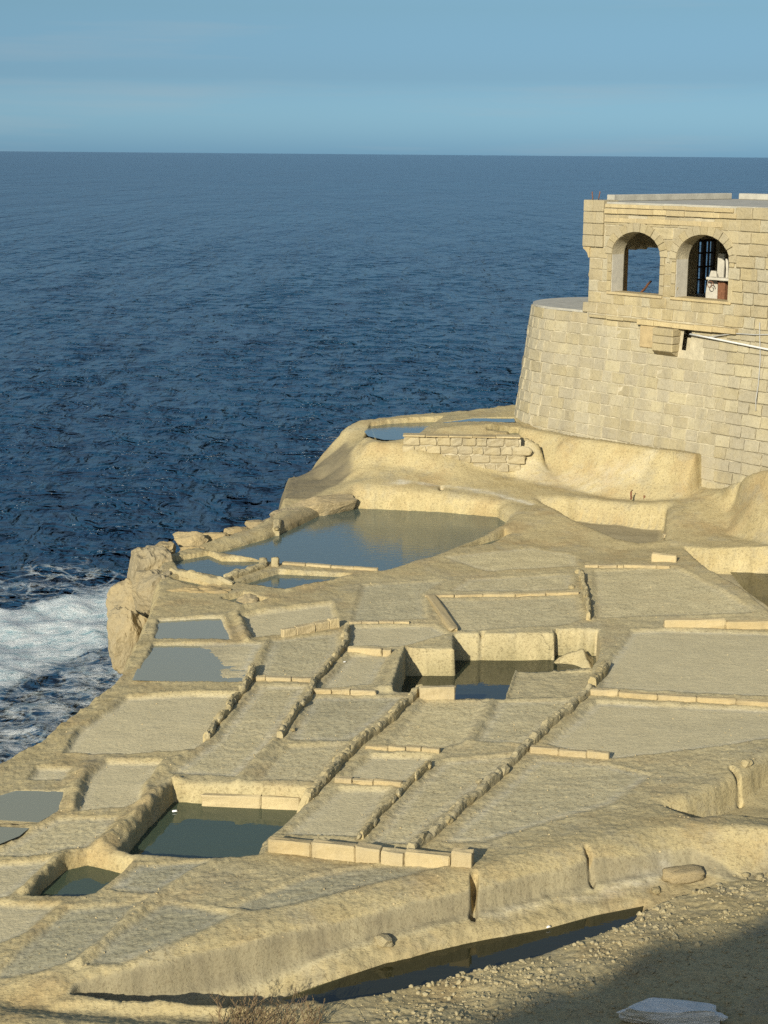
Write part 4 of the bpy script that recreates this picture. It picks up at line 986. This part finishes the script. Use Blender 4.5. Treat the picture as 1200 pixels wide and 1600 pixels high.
# inside the right arch: white boards, a shelf with scroll bracket, a rusty cupboard
a = ARCH[1]; zf = Z0U + .03
def board(name, label, cat, x0, x1, y0, y1, z0, z1, mat, top_round=False):
    bm = bmesh.new(); n = 8 if top_round else 1; w = x1 - x0
    prof = [(x0, z0), (x1, z0)] + ([(x1 - w * .25 * (k / n) ** 2 * 1.0, z0 + (z1 - z0) * (.45 + .55 * k / n)) for k in range(1, n + 1)] + [(x0 + w * .35, z1), (x0 + w * .12, z0 + (z1 - z0) * .7), (x0, z0 + (z1 - z0) * .4)] if top_round else [(x1, z1), (x0, z1)])
    cx = (x0 + x1) / 2
    A = [bm.verts.new((x - cx, 0, z - z0)) for x, z in prof]; B = [bm.verts.new((x - cx, y1 - y0, z - z0)) for x, z in prof]
    bm.faces.new(A); bm.faces.new(B[::-1])
    for i in range(len(prof)): bm.faces.new((A[i], A[(i + 1) % len(A)], B[(i + 1) % len(B)], B[i]))
    bmesh.ops.bevel(bm, geom=[e for e in bm.edges], offset=.006, segments=1, affect='EDGES')
    o = link(name, bm_mesh(name, bm), mat); o.location = tworld(cx, y0, z0); o.rotation_euler = (0, 0, ROT); return tag(o, label, cat)
v1 = 1.05
bx0, bx1 = tw(1103, 450, v1)[0], tw(1121, 450, v1)[0]
board('door_panel', 'white curved board standing inside the right arch', 'board', bx0, bx1, v1, v1 + .05, zf, tw(1112, 423, v1)[1], M_WHITE, True)
board('shutter', 'narrow white shutter leaf propped upright behind the right arch', 'shutter', tw(1121, 410, v1 + .2)[0], tw(1131, 410, v1 + .2)[0], v1 + .2, v1 + .25, zf, tw(1125, 396, v1 + .2)[1], M_WHITE)
board('cupboard', 'rust brown cupboard under the shelf in the right arch', 'cupboard', tw(1121, 455, v1 - .1)[0], tw(1132, 455, v1 - .1)[0], v1 - .1, v1 + .1, zf, tw(1126, 440, v1 - .1)[1], M_RUST)
sh = board('shelf', 'small white shelf with a scrolled iron bracket in the right arch', 'shelf', tw(1103, 436, v1 - .25)[0], tw(1139, 436, v1 - .25)[0], v1 - .25, v1 - .02, tw(1120, 438, v1 - .25)[1], tw(1120, 434, v1 - .25)[1], M_WHITE)
bm = bmesh.new(); add_tube(bm, [(-.20 + .10 * math.cos(t) * (1 - t / 12), .0, -.12 + .10 * math.sin(t) * (1 - t / 12)) for t in [k * .5 for k in range(16)]], .010, 5); br = link('bracket', bm_mesh('bracket', bm, True), M_RUST, sh)
rod('pole', 'pale pole standing against the right side of the right arch', 'pole', tworld(tw(1134.5, 450, v1)[0], v1, zf), tworld(tw(1134.5, 450, v1)[0], v1, tw(1134, 404, v1)[1]), .035, M_WHITE)
rod('beam', 'fallen reddish timber leaning across the sea view in the left arch', 'beam', tworld(.7, 1.0, 4.62), tworld(.36, 1.9, 4.95), .03, M_RUST)
# pipe and cables on the tower face
def tube_thing(name, label, cat, P, r, mat, n=8):
    bm = bmesh.new(); base = Vector(P[0]); add_tube(bm, [Vector(p) - base for p in P], r, n); o = link(name, bm_mesh(name, bm, True), mat); o.location = base; return tag(o, label, cat)
def face_pt(px, py, off):
    u, z = tw(px, py); v = -BATTER * max(0, Z_LOW - z) - off
    for _ in range(3): u, z = tw(px, py, v); v = -BATTER * max(0, Z_LOW - z) - off
    return tworld(u, v, z)
tube_thing('pipe', 'white plastic pipe running down across the tower face from the chute', 'pipe', [face_pt(x, y, .12) for x, y in ((1078, 522), (1110, 528), (1150, 536), (1200, 546), (1240, 555))], .022, M_PIPE)
tube_thing('cable', 'thin grey cable sagging along the tower face above the white pipe', 'cable', [face_pt(x, y, .09) for x, y in ((1080, 522), (1105, 527), (1125, 524), (1150, 521), (1180, 523), (1225, 522))], .013, M_CABLE)
tube_thing('cable', 'grey cable hanging straight down the tower face near the right edge', 'cable', [face_pt(x, y, .07) for x, y in ((1187, 504), (1187, 520), (1188, 560), (1185, 600), (1181, 625), (1181, 642))], .012, M_CABLE)

# ================================================================== LOW STONE WALL below the tower
WL, WR = at(629, 689, 1.26), at(812, 742, .46)
WR = Vector((WR.x, WL.y - .15, 0)); WL = Vector((WL.x, WL.y, 0))
wd = (WR - WL).normalized(); wang = math.atan2(wd.y, wd.x); wlen = (WR - WL).length
swall = thing('stone_wall', 'short wall of grey and yellow squared stones below the tower beside the upper basin', 'wall', (WL.x, WL.y, 0), wang)
link('mortar_core', box_mesh('mortar_core', .05, wlen, .03, .32, .1, 1.33), M_MORTAR, swall)
SBL = []
for i in range(8):
    me = block_mesh('squared_stone', .34, .16, .19, .022, .016, 300 + i, True); me.materials.append(M_BLOCK); SBL.append(me)
rw = random.Random(21)
for c in range(6):
    z = 1.36 - .105 - c * .205; x = rw.uniform(0, .12)
    while x < wlen - .1:
        w = rw.uniform(.24, .46); gx = WL.x + wd.x * (x + w / 2); gz = ground(gx, WL.y - .12)
        if z + .10 > gz - .02:
            o = bpy.data.objects.new('stone', SBL[rw.randrange(8)]); COL.objects.link(o); o.parent = swall
            o.location = (x + w / 2, .07 + rw.uniform(-.012, .012), z); o.scale = ((w - .012) / .34, 1, 1); o.rotation_euler = (0, rw.uniform(-.02, .02), rw.uniform(-.02, .02))
        x += w
slab_x = 0.0
while slab_x < wlen - .2:
    w = rw.uniform(.4, .7); o = link('coping_stone', box_mesh('coping_stone', slab_x + .005, slab_x + w - .005, -.005, .34, 1.362, 1.362 + rw.uniform(.03, .05), .012), M_SLAB, swall); slab_x += w

# ================================================================== PAN WALLS
SLB = []
for i in range(10):
    me = block_mesh('cut_slab', .50, .12, .17, .016, .0065, 500 + i, True); me.materials.append(M_SLAB); SLB.append(me)
def slab_row(label, a, b, widths, h, thick=.12, lean=.05, seed=0, sink=.03, vary=.12, gap=.008, zfix=None):
    """a kerb of pale cut slabs set on edge between two photo points"""
    rd = random.Random(seed); A, B = (on_ground(*a, lo=-.10), on_ground(*b, lo=-.10)) if zfix is None else (at(*a, zfix), at(*b, zfix)); d = B - A; d.z = 0; L_ = d.length; d.normalize(); ang = math.atan2(d.y, d.x)
    t = thing('slab_kerb', label, 'kerb', (A.x, A.y, max(-.12, ground(A.x, A.y)) if zfix is None else zfix), ang, None)
    tot = sum(widths); x = 0.0
    for w in widths:
        lw = L_ * w / tot; gx, gy = A.x + d.x * (x + lw / 2), A.y + d.y * (x + lw / 2); hh = h * (1 + rd.uniform(-vary, vary))
        o = bpy.data.objects.new('stone', SLB[rd.randrange(10)]); COL.objects.link(o); o.parent = t
        o.location = (x + lw / 2, thick / 2 + rd.uniform(-.008, .008), (max(ground(gx, gy), -.12) - t.location.z if zfix is None else 0) + hh / 2 - sink)
        o.scale = ((lw - gap) / .50, thick / .12, (hh + sink) / .17); o.rotation_euler = (lean * rd.uniform(-1, 1) * .5, rd.uniform(-.015, .015), rd.uniform(-.02, .02)); x += lw
    return t
slab_row('row of tall pale slabs along the front edge of the middle pans, right of the green pool', (417, 1331), (737, 1357), [71, 71, 40, 37, 72, 33], .185, .15, seed=1)
slab_row('low pale kerb across the small brown pan just above the front slab row', (522, 1223), (628, 1230), [28, 33, 45], .07, .10, seed=2)
slab_row('low kerb of pale slabs above the small brown pan, right of the long rubble ridge', (570, 1170), (687, 1178), [36, 28, 24, 29], .065, .10, seed=3)
slab_row('short pale kerb in front of the dried mud pan left of the middle pool', (488, 1084), (587, 1086), [30, 29, 40], .085, .11, seed=4)
slab_row('pale kerb between the grey pan and the long sloping pan, beside the left rubble ridge stub', (396, 1064), (487, 1066), [18, 40, 31], .075, .11, seed=5)
slab_row('single thick pale slab on the front edge of the middle pool', (655, 1091), (711, 1093), [56], .19, .16, seed=6, vary=.01)
slab_row('stepped pale blocks on the front edge of the brown pan below the far pools', (443, 996), (531, 980), [20, 29, 23, 15], .155, .12, seed=7)
slab_row('pale slabs behind the dried mud pan left of the middle pool', (543, 1019), (611, 1022), [54, 14], .11, .12, seed=8)
slab_row('thin pale kerb along the back of the muddy pan behind the middle pool', (545, 975), (640, 977), [20, 26, 23, 24], .05, .10, seed=9)
slab_row('long thin pale kerb at the back of the grey pan above the middle pool', (664, 933), (905, 929), [46, 44, 50, 48, 52], .06, .11, seed=10)
slab_row('thick pale slabs across the back of the big right pan, ending at the frame edge', (1038, 980), (1225, 983), [97, 90], .15, .14, seed=11, vary=.05)
slab_row('long pale kerb along the back of the wide right pan, below the thick slabs', (917, 1086), (1232, 1106), [50, 62, 61, 62, 80], .10, .12, seed=12)
slab_row('short free ended pale kerb jutting from the right rubble ridge', (827, 1176), (952, 1187), [46, 45, 36], .10, .11, seed=13)
slab_row('thin pale kerb at the back of the pan below the dry recess', (913, 887), (1047, 887), [22, 30, 10, 52, 21], .07, .11, seed=14)
slab_row('flat pale slab lying near the corner of the right hand pool', (1017, 878), (1057, 879), [40], .15, .13, seed=15, vary=.01)
slab_row('low pale slabs beside the front of the dry recess under the mound', (1037, 838), (1092, 836), [24, 30], .06, .12, seed=16, zfix=.02)
slab_row('upper pale slabs lining the back wall of the green front pool', (314, 1257), (468, 1263), [96, 62], .14, .10, seed=17, vary=.05, zfix=-.27)
slab_row('low pale slab wall crossing the sea edge pools behind the corner post', (440, 882), (590, 892), [40, 42, 38, 40], .06, .12, seed=18)
slab_row('pale slab ridge slanting between the two grey pans left of the middle pool back wall', (666, 932), (703, 987), [60], .07, .16, seed=19)
RB = []
for i in range(10):
    me = lump_mesh('rubble_stone', 700 + i, 2, .30, .75, 1.6); me.transform(Matrix.Diagonal((.25, .18, .19, 1))); me.materials.append(M_RUBBLE); RB.append(me)
def rubble_wall(label, line, h, w, seed, step=.15, core=True):
    rd = random.Random(seed); P = [on_ground(*q) for q in line]; t = thing('rubble_wall', label, 'wall', (P[0].x, P[0].y, ground(P[0].x, P[0].y)))
    segs = [(P[i], P[i + 1]) for i in range(len(P) - 1)]; L_ = sum((b - a).xy.length for a, b in segs)
    def along(s):
        for a, b in segs:
            l = (b - a).xy.length
            if s <= l or (a, b) == segs[-1]: return a.lerp(b, min(1, s / l)), (b - a).xy.normalized()
            s -= l
    if core:
        bm = bmesh.new(); n = max(6, int(L_ / .045)); rows = []; K = 10
        for i in range(n + 1):
            p, d = along(L_ * i / n); nn = Vector((-d.y, d.x)); gz = ground(p.x, p.y); rows.append([]); sx = L_ * i / n
            hv_ = 1 + .38 * mnoise.noise(Vector((sx * 2.6, seed * 3.1, 0))) + .22 * mnoise.noise(Vector((sx * 7, seed * 1.7, 4)))
            sh = .05 * mnoise.noise(Vector((sx * 2.2, seed, 9)))
            for k in range(K + 1):
                a_ = math.pi * k / K; nz_ = mnoise.noise(Vector((sx * 9, k * .55, seed))) + .6 * mnoise.noise(Vector((sx * 19, k * 1.1, seed + 5)))
                off = nn * (w * .56 * math.copysign(abs(math.cos(a_)) ** .7, math.cos(a_)) * (1 + .16 * nz_) + sh); hz = h * hv_ * max(0, math.sin(a_)) ** .55 * (1 + .16 * nz_) - .03 * (k in (0, K))
                rows[-1].append(bm.verts.new(Vector((p.x + off.x, p.y + off.y, gz + hz - .01)) - t.location))
        for i in range(n):
            for k in range(K): bm.faces.new((rows[i][k], rows[i + 1][k], rows[i + 1][k + 1], rows[i][k + 1]))
        bm.faces.new(rows[0]); bm.faces.new(rows[-1][::-1])
        link('mortar_core', bm_mesh('mortar_core', bm), M_RUBBLE, t)
    s = step * .3
    while s < L_ - step * .2:
        p, d = along(s); l = rd.uniform(.6, 1.5) * step; gz = ground(p.x, p.y); hh = h * rd.uniform(.7, 1.15); ww = w * rd.uniform(.7, 1.05)
        if rd.random() < .25: s += l; continue
        o = bpy.data.objects.new('stone', RB[rd.randrange(10)]); COL.objects.link(o); o.parent = t
        o.location = Vector((p.x + rd.uniform(-.03, .03), p.y + rd.uniform(-.02, .02), gz + hh * .40)) - t.location; o.scale = (l * 1.15 / .24, ww / .17, hh * 1.05 / .18)
        o.rotation_euler = (rd.uniform(-.25, .25), rd.uniform(-.22, .22), math.atan2(d.y, d.x) + rd.uniform(-.25, .25)); s += l * rd.uniform(1.0, 1.5)
    return t
rubble_wall('short rubble ridge with a raised far end at the left side of the long sloping pan', [(322, 1156), (336, 1138), (352, 1120), (372, 1092), (385, 1075), (391, 1062), (395, 1048)], .14, .085, 1, .13)
rubble_wall('winding rubble ridge left of the dried mud pans, running up to the pale block steps', [(437, 1153), (454, 1125), (470, 1103), (484, 1088), (492, 1068), (515, 1040), (539, 1011), (542, 982)], .11, .085, 2, .15)
rubble_wall('longest rubble ridge, from the front pool corner up to the middle pool slab', [(406, 1328), (412, 1303), (445, 1279), (471, 1257), (510, 1220), (527, 1197), (566, 1160), (597, 1137), (625, 1110), (659, 1079)], .135, .105, 3, .16)
rubble_wall('straight rubble ridge left of the wide right pan, starting at the front slab row', [(642, 1332), (679, 1302), (714, 1270), (761, 1230), (783, 1210), (826, 1167), (865, 1128), (898, 1101), (922, 1080)], .12, .10, 4, .20)
rubble_wall('thin broken stone ridge on the right of the two small brown pans', [(564, 1311), (592, 1275), (623, 1241), (649, 1217), (672, 1196)], .09, .06, 5, .13)
rubble_wall('narrow upright stones casting a dark shadow between the two upper grey pans', [(908, 903), (914, 925), (917, 945), (921, 970)], .15, .075, 6, .26)
rubble_wall('broken stones in the gap beyond the right ridge, above the kerb corner', [(925, 1072), (935, 1058), (948, 1042)], .14, .12, 7, .13)
rubble_wall('slanting rounded ridge wall between two sea edge pools, ending at the corner post', [(356, 905), (385, 895), (410, 886), (434, 879)], .10, .15, 8, .26)
rubble_wall('rounded ridge wall between the big pool and the narrow side pool', [(667, 868), (705, 850), (745, 834), (788, 812)], .10, .15, 9, .34)
rubble_wall('low ridge wall at the seaward edge of the four small pools', [(268, 893), (310, 902), (352, 911), (395, 914)], .09, .13, 10, .26)
rubble_wall('stub of rough stones at the front corner of the green pool', [(404, 1329), (408, 1316)], .26, .16, 11, .12)
def lump(name, label, cat, px, py, z, size, seed, mat, rotz=0.0, boxy=.4, rough=.25, sub=3, group=None, tilt=(0, 0), freq=1.3, zc=None, embed=.35, cuts=0):
    p = at(px, py, z) if zc is None else at(px, py, z)
    me = lump_mesh(name, seed, sub, rough, boxy, freq, cuts); me.materials.append(mat)
    o = bpy.data.objects.new(name, me); COL.objects.link(o); o.scale = size; o.rotation_euler = (tilt[0], tilt[1], rotz)
    o.location = (p.x, p.y, p.z); return tag(o, label, cat, group)
o = lump('corner_post', 'rough upright stone post where the pool walls meet', 'stone', 430, 880, .08, (.17, .17, .26), 3, M_RUBBLE, boxy=.8)

# ------------------------------------------------------------------ boulders of the sea edge
BL = [  # px, py, z of centre, size, rot, boxy, label
 (232, 897, -.30, (1.0, 1.0, 1.15), .3, .40, 'large smooth boulder at the outer corner of the shelf'),
 (245, 928, -.35, (1.0, .9, 1.0), .1, .5, 'rounded boulder just below the outer corner boulder, under the pans'),
 (205, 948, -.9, (1.0, .9, 1.1), -.2, .4, 'brown boulder jutting over the foam below the corner boulder'),
 (198, 1000, -1.0, (.75, .8, 1.4), .4, .4, 'lowest brown boulder overhanging the white surf'),
 (312, 938, -.20, (1.5, .75, .62), .05, .6, 'long buff boulder in front of the small sea edge pools'),
 (385, 950, -.22, (.55, .5, .5), .3, .5, 'small buff rock right of the long boulder'),
 (256, 858, -.04, (.6, .55, .34), .5, .5, 'flat topped rock behind the corner boulder'),
 (296, 846, -.02, (.75, .5, .38), .2, .6, 'rounded rock on the sea rim left of the big pool'),
 (335, 840, -.06, (.65, .36, .26), -.1, .6, 'low flat rock on the sea rim beside the big pool'),
 (302, 858, -.04, (.6, .25, .16), .1, .7, 'thin rock shelf lying between the rim and the small pool'),
 (372, 832, -.06, (.7, .32, .24), .5, .6, 'small rim rock where the big pool narrows'),
 (402, 821, -.05, (.6, .34, .26), .3, .6, 'broken rim rock left of the long grey block'),
 (446, 806, -.04, (.8, .45, .36), .4, .7, 'grey slab rock stepping down to the big pool'),
 (505, 795, -.02, (1.75, .55, .75), .72, .9, 'long grey angular block walling the seaward end of the big pool'),
 (471, 772, -.45, (.75, .7, .65), .2, .4, 'dark tidal rock at the foot of the far seaward face'),
 (425, 814, -.03, (.5, .28, .18), .5, .8, 'thin tilted slab on the rim below the long grey block'),
]
for i, (px, py, z, size, rot, bx, lab) in enumerate(BL):
    lump('boulder', lab, 'boulder', px, py, z, size, 11 + i * 3, M_BOULDER, rot, bx,   .24 if bx < .8 else .16, 5 if max(size) > .7 else 4, 'rocks along the sea edge', cuts=9)

# ------------------------------------------------------------------ loose stones, litter, plants
lump('flat_rock', 'broad flat rock slab lying at the right end of the ditch', 'rock', 1068, 1366, -.24, (.50, .26, .16), 71, M_BOULDER, .3, .7, .2, 3)
lump('flat_rock', 'white weathered slab lying in the shade at the bottom right corner', 'rock', 1042, 1585, .14, (.98, .34, .26), 72, simple_mat('bleached_white_stone', (.66, .63, .55), .9, .15, 5, .5), -.05, .75, .3, 4, cuts=10)
LS = [(1112, 1361, -.2, .11, 'yellow stone beside the flat slab in the ditch'), (1166, 1192, .10, .16, 'whitish lump on the edge of the right hand notch'), (458, 1140, 0, .08, 'small loose stone beside the winding ridge'),
      (749, 1221, .02, .11, 'loose stone above the straight ridge'), (1165, 1367, -.2, .09, 'pale stone on the rubble at the right end of the ditch'), (1025, 1391, -.35, .12, 'brown stone at the tip of the ditch water'),
      (905, 893, .04, .16, 'broken pale block at the head of the upright stones'), (893, 917, .02, .15, 'small block left of the upright stones'), (600, 1470, -.26, .20, 'rounded lump on the ledge under the parapet'),
      (730, 1467, -.36, .13, 'dark stone on the ledge just below the crack'), (830, 1483, -.25, .10, 'stone at the brink of the near bank'), (1186, 1370, -.22, .12, 'grey stone near the right frame edge above the bank')]
for i, (px, py, z, s_, lab) in enumerate(LS):
    p = on_ground(px, py, z); o = lump('loose_stone', lab, 'stone', px, py, p.z + s_ * .18, (s_, s_ * .8, s_ * .65), 90 + i, M_RUBBLE, i * .7, .5, .35, 2, 'loose stones')
M_LITTER = simple_mat('white_litter', (.80, .79, .75), .6, .05, 5, .1)
for px, py, z, lab, s_ in ((857, 1448, -.41, 'scrap of white litter floating on the ditch water', .05), (538, 1034, -.03, 'white scrap lying on the dried mud pan left of the middle pool', .05), (273, 1267, -.29, 'thin white scrap floating in the green front pool', .07)):
    lump('litter', lab, 'litter', px, py, z + .01, (s_, s_ * .5, s_ * .35), int(px), M_LITTER, .4, .6, .4, 2)
for i, (px, y0_, y1_, lab) in enumerate(((985, 779, 767, 'rusty iron stake standing at the foot of the tower apron'), (1005, 781, 775, 'short rusty stake right of the taller one below the tower apron'))):
    p = on_ground(px, y0_, .3); rod('stake', lab, 'stake', (p.x, p.y, p.z - .02), (p.x + .03, p.y, p.z + (y0_ - y1_) * .0168), .022, M_RUST)
def gravel(name, n, sampler, smin, smax, mat, kind_seed, power=2.2):
    r = np.random.default_rng(kind_seed); bm = bmesh.new(); bmesh.ops.create_icosphere(bm, subdivisions=1, radius=1.0)
    V0 = np.array([v.co[:] for v in bm.verts]); F0 = np.array([[v.index for v in f.verts] for f in bm.faces]); bm.free()
    VV, FF = [], []; k = 0
    while k < n:
        q = sampler(r)
        if q is None: continue
        x, y = q; z = ground(x, y); s_ = smin + (smax - smin) * r.random() ** power
        V = V0 * (1 + r.uniform(-.35, .35, (len(V0), 1))) * np.array([s_, s_ * r.uniform(.6, 1), s_ * r.uniform(.45, .8)])
        t_ = r.random() * 6.28; c_, n_ = math.cos(t_), math.sin(t_); V = np.stack([V[:, 0] * c_ - V[:, 1] * n_, V[:, 0] * n_ + V[:, 1] * c_, V[:, 2]], 1) + np.array([x, y, z + s_ * .25])
        VV.append(V); FF.append(F0 + k * len(V0)); k += 1
    V = np.concatenate(VV); Fc = np.concatenate(FF); me = bpy.data.meshes.new(name); me.from_pydata(V.tolist(), [], Fc.tolist()); me.update()
    o = link(name, me, mat); o['kind'] = 'stuff'; return o
edge = pts([(585,1548,-.27),(734,1516,-.29),(853,1487,-.29),(983,1440,-.29),(1037,1411,-.3),(1200,1358,-.28),(1280,1330,-.28)])
def bank_sample(r):
    t_ = r.random() * (len(edge) - 1); i = int(t_); p = edge[i] + (edge[i + 1] - edge[i]) * (t_ - i)
    d = r.random() ** 1.5 * 1.3
    if float(fbm(np.array([p[0] + d]), np.array([p[1] - d]), .5, 3)[0]) < r.normal() * .15: return None
    return (p[0] + r.normal() * .1 + d * .25, p[1] - d - .02)
gravel('gravel', 1900, bank_sample, .005, .042, M_RUBBLE, 1, 5)
def bank_far(r):
    px, py = r.uniform(560, 1230), r.uniform(1400, 1610); p = at(px, py, -.1)
    if py < 1560 - (px - 560) * .27: return None
    return (p.x, p.y)
gravel('gravel', 1500, bank_far, .006, .026, M_RUBBLE, 2, 3)
def pan_sample(r):
    p = at(r.uniform(60, 1210), r.uniform(900, 1500), 0); return (p.x, p.y) if ground(p.x, p.y) > -.28 else None
gravel('pebbles', 1500, pan_sample, .004, .016, M_SLAB, 3, 3)
# dry shrub at the bottom
def shrub(label, px, py, z, n, h, spread, seed, mat, name='dry_shrub', leafy=True):
    rd = random.Random(seed); p = on_ground(px, py, z); t = thing(name, label, 'shrub', (p.x, p.y, p.z))
    bm = bmesh.new(); lf = bmesh.new()
    for i in range(n):
        b = Vector((rd.uniform(-1, 1) * spread, rd.uniform(-.12, .12), -.03)); d = Vector((rd.uniform(-.35, .45), rd.uniform(-.3, .3), 1)).normalized(); hh = h * rd.uniform(.35, 1.0)
        P = [b + d * hh * k / 5 + Vector((rd.uniform(-1, 1), rd.uniform(-1, 1), 0)) * .012 * k for k in range(6)]; add_tube(bm, P, [.004 - .0005 * k for k in range(6)], 4)
        for k in range(2, 6):
            for _ in range(2):
                q = P[k]; e = (d + Vector((rd.uniform(-1, 1), rd.uniform(-1, 1), .2))).normalized(); add_tube(bm, [q, q + e * hh * .10, q + e * hh * .16 + Vector((0, 0, .01))], [.0025, .002, .001], 3)
                for _ in range(3):
                    c = q + e * hh * rd.uniform(.04, .17); s_ = rd.uniform(.004, .009); u_ = Vector((rd.uniform(-1, 1), rd.uniform(-1, 1), rd.uniform(-1, 1))).normalized(); w_ = u_.orthogonal().normalized()
                    lf.faces.new([lf.verts.new(c + u_ * s_), lf.verts.new(c + w_ * s_ * .5), lf.verts.new(c - u_ * s_), lf.verts.new(c - w_ * s_ * .5)])
    link('stems', bm_mesh('stems', bm), mat[0], t); link('foliage', bm_mesh('foliage', lf), mat[1], t)
M_STEM = simple_mat('dry_stems', (.17, .115, .065), .9, .3, 30, .1); M_LEAF = simple_mat('dry_leaves', (.16, .13, .055), .9, .3, 30, .1); M_LEAFY = simple_mat('yellowing_leaves', (.30, .26, .07), .9, .3, 30, .1)
shrub('dry brown shrub with thin bare stems rising at the bottom of the frame', 420, 1603, -.15, 85, .34, .52, 4, (M_STEM, M_LEAF))
shrub('tiny yellow green plant beside the white slab in the shade', 1119, 1598, .05, 12, .12, .04, 5, (M_STEM, M_LEAFY), 'small_plant')
